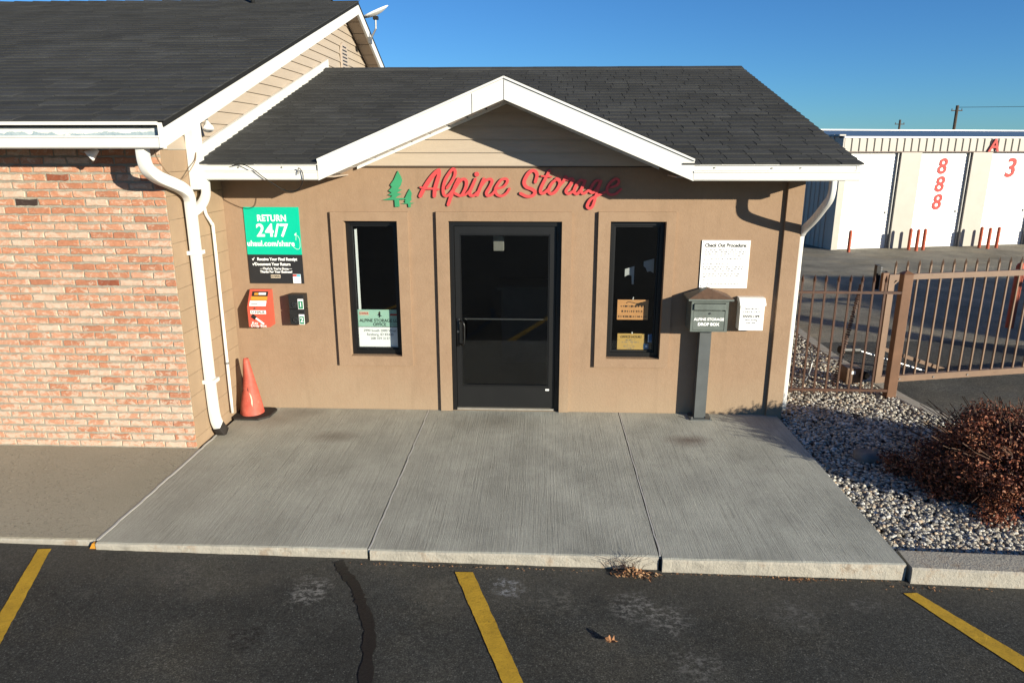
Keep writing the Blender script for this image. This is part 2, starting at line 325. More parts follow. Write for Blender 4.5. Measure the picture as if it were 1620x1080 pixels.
# ------------------------------------------------------------------ geometry helpers
class MB:
    def __init__(s): s.v = []; s.f = []; s.mi = []
    def add(s, vs, fs, mi=0):
        k = len(s.v); s.v += [tuple(p) for p in vs]; s.f += [tuple(i + k for i in f) for f in fs]; s.mi += [mi] * len(fs); return s
    def box(s, x0, x1, y0, y1, z0, z1, mi=0, bev=0):
        if x0 > x1: x0, x1 = x1, x0
        if y0 > y1: y0, y1 = y1, y0
        if z0 > z1: z0, z1 = z1, z0
        if not bev:
            vs = [(x0, y0, z0), (x1, y0, z0), (x1, y1, z0), (x0, y1, z0), (x0, y0, z1), (x1, y0, z1), (x1, y1, z1), (x0, y1, z1)]
            return s.add(vs, [(0, 3, 2, 1), (4, 5, 6, 7), (0, 1, 5, 4), (1, 2, 6, 5), (2, 3, 7, 6), (3, 0, 4, 7)], mi)
        bm = bmesh.new(); bmesh.ops.create_cube(bm, size=1)
        for v in bm.verts: v.co = Vector(((x0 + x1) / 2 + v.co.x * (x1 - x0), (y0 + y1) / 2 + v.co.y * (y1 - y0), (z0 + z1) / 2 + v.co.z * (z1 - z0)))
        bmesh.ops.bevel(bm, geom=bm.edges[:], offset=bev, segments=2, affect='EDGES', profile=.6)
        return s.bm(bm, mi)
    def bm(s, bm, mi=0):
        bm.verts.index_update(); s.add([v.co[:] for v in bm.verts], [[v.index for v in f.verts] for f in bm.faces], mi); bm.free(); return s
    def prism(s, poly, axis, a0, a1, mi=0):
        """poly 2D points; axis 'x','y','z' = extrusion axis"""
        def P(u, v, a): return {'x': (a, u, v), 'y': (u, a, v), 'z': (u, v, a)}[axis]
        n = len(poly); vs = [P(u, v, a0) for u, v in poly] + [P(u, v, a1) for u, v in poly]
        tr = tessellate_polygon([[Vector((u, v, 0)) for u, v in poly]])
        fs = [tuple(t) for t in tr] + [tuple(i + n for i in reversed(t)) for t in tr] + [(i, (i + 1) % n, (i + 1) % n + n, i + n) for i in range(n)]
        return s.add(vs, fs, mi)
    def sweep(s, path, prof, mi=0, up=(0, 0, 1), cap=True, closed=True):
        """prof: 2D closed section; path: 3D points"""
        path = [Vector(p) for p in path]; n = len(path); m = len(prof); vs = []
        ref = Vector(up)
        for i, p in enumerate(path):
            d = ((path[min(i + 1, n - 1)] - p).normalized() + (p - path[max(i - 1, 0)]).normalized())
            if d.length < 1e-6: d = path[min(i + 1, n - 1)] - path[max(i - 1, 0)]
            d.normalize()
            sd = d.cross(ref)
            if sd.length < 1e-3: sd = Vector((1, 0, 0))
            sd.normalize(); u2 = sd.cross(d).normalized()
            for a, b_ in prof: vs.append(p + sd * a + u2 * b_)
        fs = [(i * m + j, i * m + (j + 1) % m, (i + 1) * m + (j + 1) % m, (i + 1) * m + j) for i in range(n - 1) for j in range(m)]
        if cap: fs += [tuple(range(m - 1, -1, -1)), tuple((n - 1) * m + j for j in range(m))]
        return s.add(vs, fs, mi)
    def tube(s, path, r, seg=8, mi=0, up=(0, 0, 1)):
        return s.sweep(path, [(r * math.cos(2 * math.pi * k / seg), r * math.sin(2 * math.pi * k / seg)) for k in range(seg)], mi, up)
    def lathe(s, cx, cy, prof, seg=24, mi=0, capb=True):
        m = len(prof); vs = []
        for k in range(seg):
            a = 2 * math.pi * k / seg
            for r, z in prof: vs.append((cx + r * math.cos(a), cy + r * math.sin(a), z))
        fs = [(k * m + j, ((k + 1) % seg) * m + j, ((k + 1) % seg) * m + j + 1, k * m + j + 1) for k in range(seg) for j in range(m - 1)]
        return s.add(vs, fs, mi)
    def beam(s, a, b, w, h, mi=0, up=(0, 0, 1)):
        return s.sweep([a, b], [(-w / 2, -h / 2), (w / 2, -h / 2), (w / 2, h / 2), (-w / 2, h / 2)], mi, up)
    def holes(s, x0, x1, z0, z1, hs, y0, y1, mi=0):
        """slab with rectangular through-holes, front at y0, back at y1"""
        xs = sorted({x0, x1} | {h[0] for h in hs} | {h[1] for h in hs}); zs = sorted({z0, z1} | {h[2] for h in hs} | {h[3] for h in hs})
        inside = lambda x, z: x0 < x < x1 and z0 < z < z1 and not any(h[0] < x < h[1] and h[2] < z < h[3] for h in hs)
        for i in range(len(xs) - 1):
            for j in range(len(zs) - 1):
                a, b, c, d = xs[i], xs[i + 1], zs[j], zs[j + 1]; mx, mz = (a + b) / 2, (c + d) / 2
                if not inside(mx, mz): continue
                s.add([(a, y0, c), (b, y0, c), (b, y0, d), (a, y0, d)], [(0, 1, 2, 3)], mi)
                s.add([(a, y1, c), (b, y1, c), (b, y1, d), (a, y1, d)], [(3, 2, 1, 0)], mi)
                e = 1e-4
                if not inside(a - e, mz): s.add([(a, y0, c), (a, y0, d), (a, y1, d), (a, y1, c)], [(0, 1, 2, 3)], mi)
                if not inside(b + e, mz): s.add([(b, y0, c), (b, y0, d), (b, y1, d), (b, y1, c)], [(3, 2, 1, 0)], mi)
                if not inside(mx, c - e): s.add([(a, y0, c), (b, y0, c), (b, y1, c), (a, y1, c)], [(3, 2, 1, 0)], mi)
                if not inside(mx, d + e): s.add([(a, y0, d), (b, y0, d), (b, y1, d), (a, y1, d)], [(0, 1, 2, 3)], mi)
        return s

def mat_of(m): return M[m] if isinstance(m, str) else m
def wloc(o):
    v = Vector((0, 0, 0))
    while o: v += o.location; o = o.parent
    return v
def obj(name, mb, m, parent=None, smooth=False, origin=None):
    """link ONE mesh object; vertices are given in world metres"""
    me = bpy.data.meshes.new(name)
    pl = wloc(parent) if parent else Vector((0, 0, 0))
    org = Vector(origin) if origin is not None else (pl if parent else Vector((0, 0, 0)))
    me.from_pydata([(v[0] - org.x, v[1] - org.y, v[2] - org.z) for v in mb.v], [], mb.f)
    ms = m if isinstance(m, (list, tuple)) else [m]
    for x in ms: me.materials.append(mat_of(x))
    if len(ms) > 1: me.polygons.foreach_set('material_index', mb.mi)
    if smooth: me.polygons.foreach_set('use_smooth', [True] * len(me.polygons))
    me.update()
    o = bpy.data.objects.new(name, me); S.collection.objects.link(o)
    if parent: o.parent = parent
    o.location = org - pl
    return o
def inst(name, me, loc, parent, scale=None, rot=None):
    o = bpy.data.objects.new(name, me); S.collection.objects.link(o)
    o.parent = parent; o.location = Vector(loc) - wloc(parent)
    if scale: o.scale = scale
    if rot: o.rotation_euler = rot
    return o
def fix_normals(o):
    bm = bmesh.new(); bm.from_mesh(o.data); bmesh.ops.recalc_face_normals(bm, faces=bm.faces); bm.to_mesh(o.data); bm.free()
def thing(name, label, cat, loc=(0, 0, 0), group=None):
    o = bpy.data.objects.new(name, None); S.collection.objects.link(o); o.location = loc; o.empty_display_size = .1
    o['label'] = label; o['category'] = cat
    if group: o['group'] = group
    return o
def tag(o, label, cat=None, group=None, kind=None):
    o['label'] = label
    if cat: o['category'] = cat
    if group: o['group'] = group
    if kind: o['kind'] = kind
    return o
def struct(o, label=None):
    o['kind'] = 'structure'
    if label: o['label'] = label
    return o
def text(name, s, x, z, size, m, parent, y=0.0, align='CENTER', bold=0.0, ext=.0006, shear=0.0, sx=1.0, rotx=90, spacing=1.0, rotz=0, place=None):
    c = bpy.data.curves.new(name, 'FONT'); c.body = s; c.size = size; c.align_x = align; c.align_y = 'CENTER'
    c.offset = bold * size; c.extrude = ext; c.shear = shear; c.space_character = spacing; c.resolution_u = 3
    t = bpy.data.objects.new('tmp', c); S.collection.objects.link(t)
    dg = bpy.context.evaluated_depsgraph_get(); me = bpy.data.meshes.new_from_object(t.evaluated_get(dg))
    bpy.data.objects.remove(t); bpy.data.curves.remove(c)
    me.name = name; me.materials.clear(); me.materials.append(mat_of(m))
    T = Matrix.Rotation(R(rotx), 4, 'X') @ Matrix.Diagonal((sx, 1, 1, 1))
    if rotz: T = Matrix.Rotation(R(rotz), 4, 'Z') @ T
    me.transform(T)
    o = bpy.data.objects.new(name, me); S.collection.objects.link(o)
    if parent: o.parent = parent
    p = place if place else (x, y, z)
    o.location = Vector(p) - (wloc(parent) if parent else Vector((0, 0, 0)))
    return o
def catmull(pts, k=8):
    P = [Vector(p) for p in pts]; P = [P[0] * 2 - P[1]] + P + [P[-1] * 2 - P[-2]]; out = []
    for i in range(1, len(P) - 2):
        for j in range(k):
            t = j / k; a, b, c, d = P[i - 1], P[i], P[i + 1], P[i + 2]
            out.append(.5 * ((2 * b) + (c - a) * t + (2 * a - 5 * b + 4 * c - d) * t * t + (3 * b - a - 3 * c + d) * t ** 3))
    out.append(P[-2]); return out
def rrect(w, h, r=.008, k=2):
    out = []
    for cx, cy, a0 in ((w / 2 - r, h / 2 - r, 0), (-w / 2 + r, h / 2 - r, 90), (-w / 2 + r, -h / 2 + r, 180), (w / 2 - r, -h / 2 + r, 270)):
        for j in range(k + 1):
            a = R(a0 + 90 * j / k); out.append((cx + r * math.cos(a), cy + r * math.sin(a)))
    return out

# ------------------------------------------------------------------ ground
def ZP(X):  # the lot falls gently to the right
    return -.05 - .07 * (min(max(X, -6), 2.6) + 3.2) / 5.7
mb = MB(); mb.add([(-300, -300, -.145), (300, -300, -.145), (300, 500, -.145), (-300, 500, -.145)], [(0, 1, 2, 3)])
struct(obj('ground', mb, 'yard'), 'pale worn pavement of the storage yard reaching to the horizon')
mb = MB(); xs = [-40, -6, -3.2, 0, 2.6, 40]
for i in range(len(xs) - 1):
    a, b = xs[i], xs[i + 1]
    mb.add([(a, -40, ZP(a)), (b, -40, ZP(b)), (b, -2.55, ZP(b)), (a, -2.55, ZP(a))], [(0, 1, 2, 3)])
struct(obj('parking_lot', mb, 'asphalt'), 'dark sealed asphalt with pale scuffs in front of the kerb')
dv = [(4.15, 3.4), (4.17, 2.2), (4.24, 1.1), (4.38, .3), (4.8, -.45), (5.5, -1.1), (6.5, -1.5), (9, -1.6), (30, -1.6), (30, 1.9), (9, 2.9), (6.2, 3.6)]
mb = MB(); mb.prism(dv, 'z', -.16, -.128)
struct(obj('driveway', mb, 'road'), 'grey worn asphalt drive running under the sliding gate')

# kerbs
def kerb(name, pts, wd, ztop, zbot, label, m='curb'):
    c = catmull([(x, y, 0) for x, y in pts], 6); mb = MB()
    mb.sweep([(p.x, p.y, (ztop + zbot) / 2) for p in c], [(-wd / 2, zbot / 2 - ztop / 2), (wd / 2, zbot / 2 - ztop / 2), (wd / 2, ztop / 2 - zbot / 2 - .012), (wd / 2 - .012, ztop / 2 - zbot / 2), (-wd / 2 + .012, ztop / 2 - zbot / 2), (-wd / 2, ztop / 2 - zbot / 2 - .012)])
    o = obj(name, mb, m); fix_normals(o); return struct(o, label)
kerb('kerb', [(2.505, -2.70), (3.2, -2.725), (5, -2.78), (12, -2.9)], .235, -.004, -.2, 'concrete kerb along the gravel bed at the edge of the parking lot')
kerb('driveway_kerb', [(4.10, 8.5), (4.09, 5.2), (4.05, 4.2), (4.03, 2.4), (4.13, 1.1), (4.26, .32), (4.68, -.5), (5.4, -1.2), (6.5, -1.63), (9, -1.75)], .16, -.055, -.2, 'pale concrete kerb running past the gate post between gravel and drive')

# sidewalk slabs
sw = bpy.data.objects.new('sidewalk', None); S.collection.objects.link(sw); struct(sw, 'broomed concrete walk of three slabs before the office door with an older tan slab at its left'); sw.location = (0, -1.4, 0)
random.seed(3)
def slab(x0, x1, y0, y1, m, name='slab'):
    """slab with a slightly wavy broken front edge"""
    n = 26; mb = MB(); top = []; 
    g = lambda: random.uniform(-.004, .004)
    for i in range(n + 1):
        x = x0 + (x1 - x0) * i / n; j = g()
        mb.v += [(x, y1, 0.0), (x, y0 + .02 + j, 0.0), (x, y0 + .006 + j, -.005), (x, y0 + j, -.018), (x, y0 + .002 + g() * .6, -.06), (x, y0 + .008, -.25), (x, y1, -.25)]
    for i in range(n):
        for k in range(7): mb.f.append((i * 7 + k, i * 7 + (k + 1) % 7, (i + 1) * 7 + (k + 1) % 7, (i + 1) * 7 + k)); mb.mi.append(1 if k in (2, 3, 4) else 0)
    mb.f += [tuple(range(7)), tuple(n * 7 + k for k in range(6, -1, -1))]; mb.mi += [0, 0]
    o = obj(name, mb, [m, 'curb'], sw); fix_normals(o); return o
slab(-3.135, -1.192, -2.745, -.004, 'concrete'); slab(-1.170, .828, -2.760, -.004, 'concrete'); slab(.850, 2.478, -2.785, -.004, 'concrete')
o = slab(-12, -3.150, -2.70, -1.1, 'concrete_old'); o['label'] = 'tan pitted slab in front of the brick wall'
mb = MB()
for x in (-1.182, .838):
    pth = [(x + random.uniform(-.004, .004), -2.74 + 2.73 * i / 30, -.003) for i in range(31)]; mb.sweep([(p[0] + .004, p[1], p[2] - .001) for p in pth], [(-.0055, -.02), (.0055, -.02), (.0055, .0055), (-.0055, .0055)])
pth = [(-3.142 + random.uniform(-.005, .005), -2.70 + 2.1 * i / 30, -.003) for i in range(31)]; mb.sweep(pth, [(-.009, -.01), (.009, -.01), (.009, .0065), (-.009, .0065)])
obj('joint_filler', mb, 'joint', sw)

# parking lines
def line(pts, label):
    mb = MB(); n = 90; A0, B0, B1, A1 = [Vector((x, y, 0)) for x, y in pts]; vs = []
    for i in range(n + 1):
        for p in (A0.lerp(A1, i / n), B0.lerp(B1, i / n)):
            q = p + Vector((random.uniform(-.0028, .0028), random.uniform(-.002, .002), 0)); vs.append((q.x, q.y, ZP(q.x) + .004))
    mb.add(vs, [(2 * i, 2 * i + 1, 2 * i + 3, 2 * i + 2) for i in range(n)])
    struct(obj('parking_line', mb, 'yellow'), label)
def ext(a, b, k): return (a[0] + (b[0] - a[0]) * k, a[1] + (b[1] - a[1]) * k)
A, B, C_, D_ = (-3.545, -2.765), (-3.455, -2.758), (-3.08, -3.746), (-3.222, -3.70)
line([(-3.545, -2.765), (-3.455, -2.755), (-2.42, -5.5), (-2.51, -5.6)], 'yellow painted parking line below the brick wall, at the left edge of the picture')
line([(-.561, -2.871), (-.441, -2.864), ext((-.441, -2.864), (-.071, -3.88), 3), ext((-.561, -2.871), (-.184, -3.886), 3)], 'yellow painted parking line in the middle, pointing at the door')
line([(2.395, -2.935), (2.49, -2.925), ext((2.49, -2.925), (2.80, -3.52), 4), ext((2.395, -2.935), (2.70, -3.61), 4)], 'yellow painted parking line starting at the right corner of the concrete slab')
# crack sealant
c = catmull([(-1.386, -2.79, 0), (-1.30, -2.93, 0), (-1.20, -3.06, 0), (-1.125, -3.218, 0), (-1.0, -3.5, 0), (-.92, -3.93, 0), (-.80, -4.5, 0), (-.86, -5.2, 0)], 8)
mb = MB(); vs = []
for i, p in enumerate(c):
    q = c[min(i + 1, len(c) - 1)] - c[max(i - 1, 0)]; nrm = Vector((-q.y, q.x, 0)).normalized(); hw = .036 + random.uniform(-.011, .009)
    for sgn in (-1, 1): mm = p + nrm * hw * sgn; vs.append((mm.x, mm.y, ZP(mm.x) + .0035))
mb.add(vs, [(2 * i, 2 * i + 2, 2 * i + 3, 2 * i + 1) for i in range(len(c) - 1)])
struct(obj('crack_sealant', mb, 'sealant'), 'dark wavy strip of crack sealant across the asphalt')

# gravel bed
mb = MB(); mb.prism([(2.40, -2.62), (12, -2.8), (12, -1.7), (6.5, -1.6), (5.4, -1.15), (4.70, -.45), (4.25, .35), (4.12, 1.1), (4.03, 2.4), (4.05, 4.2), (4.09, 8.5), (2.54, 8.5), (2.54, .05), (2.40, 0)], 'z', -.2, -.085)
struct(obj('gravel_bed_soil', mb, 'dirt'), 'dark soil of the planting bed beneath the pebbles')
def in_bed(x, y):
    if y < -2.60: return False
    if x < 2.49: return False
    if y > 0 and x < 2.56: return False
    k = [(6.5, -1.63), (5.4, -1.2), (4.68, -.5), (4.26, .32), (4.13, 1.1), (4.03, 2.4), (4.05, 4.2), (4.09, 8.5)]
    if y < -1.63: return x < 6.5
    for (xa, ya), (xb, yb) in zip(k, k[1:]):
        if ya <= y <= yb: return x < xa + (xb - xa) * (y - ya) / (yb - ya) - .09
    return False
t_ = (1 + 5 ** .5) / 2
ico = np.array([(-1, t_, 0), (1, t_, 0), (-1, -t_, 0), (1, -t_, 0), (0, -1, t_), (0, 1, t_), (0, -1, -t_), (0, 1, -t_), (t_, 0, -1), (t_, 0, 1), (-t_, 0, -1), (-t_, 0, 1)]) / 1.9
icf = np.array([(0, 11, 5), (0, 5, 1), (0, 1, 7), (0, 7, 10), (0, 10, 11), (1, 5, 9), (5, 11, 4), (11, 10, 2), (10, 7, 6), (7, 1, 8), (3, 9, 4), (3, 4, 2), (3, 2, 6), (3, 6, 8), (3, 8, 9), (4, 9, 5), (2, 4, 11), (6, 2, 10), (8, 6, 7), (9, 8, 1)])
pts = []
for _ in range(34000):
    y = -2.6 + 5.4 * random.random() ** 1.15; x = random.uniform(2.49, 5.2)
    if in_bed(x, y): pts.append((x, y))
for _ in range(5000):
    y = random.uniform(2.6, 7); x = random.uniform(2.56, 4.1)
    if in_bed(x, y): pts.append((x, y))
n = len(pts); P = np.array(pts)
sc = rng.uniform(.011, .021, (n, 1)) * np.array([[1, 1, .62]]) * rng.uniform(.75, 1.3, (n, 3)); ang = rng.uniform(0, 6.28, n)
V = ico[None] * sc[:, None, :] * rng.uniform(.85, 1.15, (n, 12, 1))
tl = rng.uniform(-.5, .5, n); V2 = V.copy(); V2[..., 1] = V[..., 1] * np.cos(tl)[:, None] - V[..., 2] * np.sin(tl)[:, None]; V2[..., 2] = V[..., 1] * np.sin(tl)[:, None] + V[..., 2] * np.cos(tl)[:, None]
c_, s_ = np.cos(ang)[:, None], np.sin(ang)[:, None]; W = V2.copy(); W[..., 0] = V2[..., 0] * c_ - V2[..., 1] * s_; W[..., 1] = V2[..., 0] * s_ + V2[..., 1] * c_
W[..., 0] += P[:, :1]; W[..., 1] += P[:, 1:]; W[..., 2] += (-.082 + rng.uniform(0, .024, n) + .012 * np.sin(P[:, 0] * 3) * np.cos(P[:, 1] * 2.3))[:, None]
F = (icf[None] + (np.arange(n) * 12)[:, None, None]).reshape(-1, 3)
me = bpy.data.meshes.new('gravel'); me.from_pydata(W.reshape(-1, 3).tolist(), [], F.tolist())
for i in range(6): me.materials.append(M['peb%d' % i])
me.polygons.foreach_set('material_index', np.repeat(rng.choice(6, n, p=[.27, .2, .2, .1, .13, .1]), 20)); me.update()
o = bpy.data.objects.new('gravel', me); S.collection.objects.link(o); tag(o, 'pale river pebbles filling the planting bed beside the office', kind='stuff')

# ------------------------------------------------------------------ office building
TH = .19
off = thing('office_building', 'low tan stucco storage office with a white front gable and black glass door', 'office', (-.34, 0, 0))
WIN = [(-1.977, -1.438, .60, 1.998), (.680, 1.225, .60, 2.003)]
DOOR = (-.925, .203, 0.0, 2.0)
mb = MB(); mb.holes(-3.195, 2.52, -.2, 2.53, WIN + [(DOOR[0], DOOR[1], 0.0, DOOR[3])], 0, TH)
o = obj('front_wall', mb, 'stucco', off); 
mb = MB(); mb.box(2.53 - TH, 2.52, TH + .001, 7.6, -.2, 2.53)
obj('side_wall', mb, 'stucco', off)
mb = MB(); mb.box(-3.19, 2.52, 7.601, 7.8, -.2, 2.53); obj('rear_wall', mb, 'stucco', off)
mb = MB(); mb.box(2.365, 2.524, -.036, -.002, -.1, 2.53, bev=.004); obj('corner_pilaster', mb, 'stucco', off)
def surround(h, x0, x1, z0, z1):
    mb = MB(); mb.holes(x0, x1, z0, z1, [h], -.034, -.0015); return obj('stucco_surround', mb, 'stucco', off)
surround(WIN[0], -2.105, -1.327, .495, 2.088)
surround(DOOR, -1.045, .300, 0.004, 2.092)
surround(WIN[1], .560, 1.316, .507, 2.096)
# interior
mb = MB(); mb.box(-3.0, 2.33, TH + .02, 4.5, -.02, .006); obj('interior_floor', mb, 'interior', off)
mb = MB(); mb.box(-3.0, 2.33, 4.4, 4.5, .006, 2.44); obj('interior_wall', mb, 'interior', off)
mb = MB(); mb.box(-3.0, 2.33, TH + .02, 4.5, 2.44, 2.5); obj('interior_ceiling', mb, 'interior', off)
mb = MB(); mb.box(-.55, .9, 1.7, 2.3, .97, 1.01); mb.box(-.5, .85, 1.76, 2.25, .006, .97); obj('interior_counter', mb, simple('dark_counter', (.09, .075, .06)), off)
tag(obj('hanging_box', MB().box(-.50, -.39, .30, .38, 1.66, 1.82, bev=.008), simple('pale_cabinet', (.20, .19, .165))), 'small beige box hanging inside the upper door glass', 'box')
for poly, lb_ in (([(.87, 1.49), (.965, 1.52), (.965, 1.33), (.945, 1.33), (.940, 1.42), (.905, 1.43), (.87, 1.41)], 'white paper scrap inside the right window, the left one'), ([(1.06, 1.57), (1.165, 1.60), (1.165, 1.45), (1.13, 1.47), (1.10, 1.46), (1.085, 1.50), (1.06, 1.52)], 'white paper scrap inside the right window, the right one')):  # pale shapes standing in for reflections in the glass, not paper
    o = obj('paper_scrap', MB().prism(poly, 'y', .24, .243), simple('grey_white_scrap', (.40, .40, .39))); fix_normals(o); tag(o, lb_, 'paper', 'paper scraps inside the right window')  # pale shapes modelled in place of bright reflections in the glass

def window(h, x0, label):
    a, b, c, d = h
    w_ = obj('window', MB().box(a + .002, b - .002, .055, .075, c + .002, c + .045), 'black_metal', off); w_['label'] = label
    m2 = MB().holes(a + .001, b - .001, c + .001, d - .001, [(a + .045, b - .045, c + .05, d - .045)], .045, .12); obj('frame', m2, 'black_metal', w_)
    m2 = MB().holes(a + .046, b - .046, c + .051, d - .046, [(a + .062, b - .062, c + .067, d - .062)], .070, .10); obj('glazing_bead', m2, 'black_leaf', w_)
    m2 = MB().box(a + .060, b - .060, .082, .088, c + .065, d - .060); obj('pane', m2, 'glass', w_)
    return w_
w1 = window(WIN[0], 0, 'tall narrow black window left of the door')
w2 = window(WIN[1], 0, 'tall narrow black window right of the door')
obj('blind', MB().box(-1.905, -1.893, .105, .16, .67, 1.90), 'blind', w1)

dr = obj('door', MB().holes(DOOR[0] + .052, DOOR[1] - .052, .028, 1.945, [(-.826, .088, .262, 1.868)], .030, .075), 'black_leaf', off)
dr['label'] = 'black framed full glass entrance door'
obj('frame', MB().holes(DOOR[0] + .001, DOOR[1] - .001, .001, DOOR[3] - .001, [(DOOR[0] + .048, DOOR[1] - .048, 0.0, 1.95)], .010, .12), 'black_metal', dr)
obj('frame', MB().box(-.92, .20, .015, .13, .0012, .020), 'alu', dr)['label'] = 'pale metal threshold under the door'
obj('pane', MB().box(-.835, .097, .048, .056, .253, 1.877), 'glass', dr)
obj('glazing_bead', MB().holes(-.8255, .0875, .2625, 1.8675, [(-.812, .074, .277, 1.853)], .036, .0465), 'black_metal', dr)
hd = MB(); hd.box(-.868, -.836, .012, .029, .70, 1.0, bev=.004)
hd.sweep(catmull([(-.835, .02, .975), (-.80, -.035, .975), (-.782, -.045, .94), (-.782, -.045, .86), (-.784, -.045, .77), (-.80, -.035, .73), (-.835, .02, .73)], 5), [(.009 * math.cos(a), .009 * math.sin(a)) for a in [k * math.pi / 4 for k in range(8)]], up=(1, 0, .1))
o = obj('handle', hd, 'black_metal', dr, True)
obj('lock_cylinder', MB().tube([(-.852, .014, .865), (-.852, -.002, .865)], .012, 12), 'chrome', dr)
obj('push_bar', MB().box(-.79, .06, .075, .10, .976, .988), simple('dark_push_bar', (.05, .05, .05)), dr)
obj('sticker', MB().box(.060, .098, .0255, .0295, .222, .240), 'white_paper', dr)
hg = MB()
for z in (.25, 1.05, 1.8): hg.tube([(.165, .012, z), (.165, .012, z + .1)], .010, 8)
obj('hinge', hg, 'black_metal', dr)

# gable siding of the front gable
for i in range(6):
    z0 = 2.532 + i * .123; z1 = min(z0 + .130, 3.26)
    hw0 = (3.16 - z0) / .413; hw1 = (3.16 - z1) / .413
    if hw0 <= .05: break
    hw1 = max(hw1, .01)
    mb = MB(); mb.add([(-.34 - hw0, -.026, z0), (-.34 + hw0, -.026, z0), (-.34 + hw1, -.006, z1), (-.34 - hw1, -.006, z1),
                       (-.34 - hw0, .0, z0 + .002), (-.34 + hw0, .0, z0 + .002)], [(0, 1, 2, 3), (4, 5, 1, 0)])
    obj('siding_board', mb, 'siding', off)
mb = MB(); mb.prism([(-1.87, 2.531), (1.19, 2.531), (-.34, 3.18)], 'y', .002, .12); obj('gable_wall', mb, 'siding', off)
mb = MB(); mb.box(-1.9, 1.22, -.026, -.001, 2.519, 2.531); obj('trim', mb, simple('dark_starter_strip', (.10, .07, .05)), off)

# roofs: shingled planes
def shingle_roof(parent, O, U, Vv, width, length, expo, clip=None, nparts=300, label=None, tmin=.15, tmax=.36, name='roof', notch=None):
    """O eave-left corner, U along the eave, Vv up the slope (unit vectors); tabs as sub-parts, nearest the camera first"""
    O, U, Vv = Vector(O), Vector(U).normalized(), Vector(Vv).normalized(); Nn = U.cross(Vv).normalized()
    deck = MB(); t = .05
    c4 = [O, O + U * width, O + U * width + Vv * length, O + Vv * length]
    outline = [(0, 0), (width, 0), (width, length), (0, length)]
    if notch: outline = [(0, 0), notch[0], notch[1], notch[2], (width, 0), (width, length), (0, length)]
    nn_ = len(outline); up_ = [O + U * a + Vv * b for a, b in outline]
    tr_ = tessellate_polygon([[Vector((a, b, 0)) for a, b in outline]])
    deck.add([p[:] for p in up_] + [(p - Nn * t)[:] for p in up_], [tuple(q) for q in tr_] + [tuple(i + nn_ for i in reversed(q)) for q in tr_] + [(i, i + nn_, (i + 1) % nn_ + nn_, (i + 1) % nn_) for i in range(nn_)])
    rf = obj(name, deck, 'underlay', parent); fix_normals(rf)
    if label: rf['label'] = label
    tabs = []; row = 0; v = -.02
    while v < length - .02:
        u = -.012 + random.uniform(-.25, 0)
        while u < width + .022:
            wd = random.uniform(tmin, tmax); a, b = max(u, -.012), min(u + wd - .007, width + .022); u += wd
            if b > width - .06: b = width + .022; u = width + 1
            if b - a < .03: continue
            if clip and not clip(O + U * ((a + b) / 2) + Vv * v, a, b): continue
            lift = random.choice((0, 0, .0035)) ; 
            tabs.append((a, b, v, lift))
        v += expo; row += 1
    camp = cam.location; tabs.sort(key=lambda q: ((O + U * ((q[0] + q[1]) / 2) + Vv * q[2]) - camp).length)
    def tabmesh(a, b, v, lift, org):
        h = expo + .012; v1 = min(v + h, length)
        j = random.uniform(-.004, .004)
        lo = .013 + lift
        p = [O + U * a + Vv * (v + j) + Nn * .001, O + U * b + Vv * (v + j) + Nn * .001, O + U * a + Vv * (v + j) + Nn * lo, O + U * b + Vv * (v + j) + Nn * lo,
             O + U * a + Vv * v1 + Nn * .003, O + U * b + Vv * v1 + Nn * .003, O + U * a + Vv * v1 + Nn * .0005, O + U * b + Vv * v1 + Nn * .0005]
        return [q[:] for q in p], [(0, 1, 3, 2), (2, 3, 5, 4), (0, 2, 4, 6), (1, 7, 5, 3)]
    for q in tabs[:nparts]:
        vs, fs = tabmesh(*q, None); cc = Vector(vs[0])
        o = obj('shingle', MB().add(vs, fs), 'shingle%d' % random.choice((0, 1, 1, 2)), rf, origin=cc)
    rest = MB()
    for q in tabs[nparts:]:
        vs, fs = tabmesh(*q, None); rest.add(vs, fs, random.choice((0, 1, 1, 2)))
    if rest.v:
        o = obj('shingle_field', rest, ['shingle0', 'shingle1', 'shingle2'], rf); o['kind'] = 'stuff'
    return rf
random.seed(11)
EY, EZ, SL = -.585, 2.562, .2865
RY = 3.70; RZ = EZ + SL * (RY - EY)
gz = lambda X: 3.262 - .413 * abs(X + .34)
def clipm(p, a, b): return max(p.z, p.z + .04) > gz(p.x) - .005
Lm = math.hypot(RY - EY, RZ - EZ)
shingle_roof(off, (-3.14, EY, EZ), (1, 0, 0), (0, RY - EY, RZ - EZ), 5.92, Lm, .150, clipm, 300, 'dark grey shingle roof of the office', notch=[(-2.02 + 3.14, 0), (-.34 + 3.14, ((3.262 - EZ) / SL) * Lm / (RY - EY)), (1.34 + 3.14, 0)])
bk = MB(); bk.add([(-3.14, RY, RZ + .004), (2.78, RY, RZ + .004), (2.78, 8.2, 2.5), (-3.14, 8.2, 2.5), (-3.14, RY, RZ - .05), (2.78, RY, RZ - .05), (2.78, 8.2, 2.45), (-3.14, 8.2, 2.45)], [(0, 1, 2, 3), (7, 6, 5, 4), (1, 5, 6, 2), (0, 3, 7, 4), (2, 6, 7, 3)])
obj('rear_roof_slope', bk, 'shingle1', off)
mb = MB()
x = -3.14
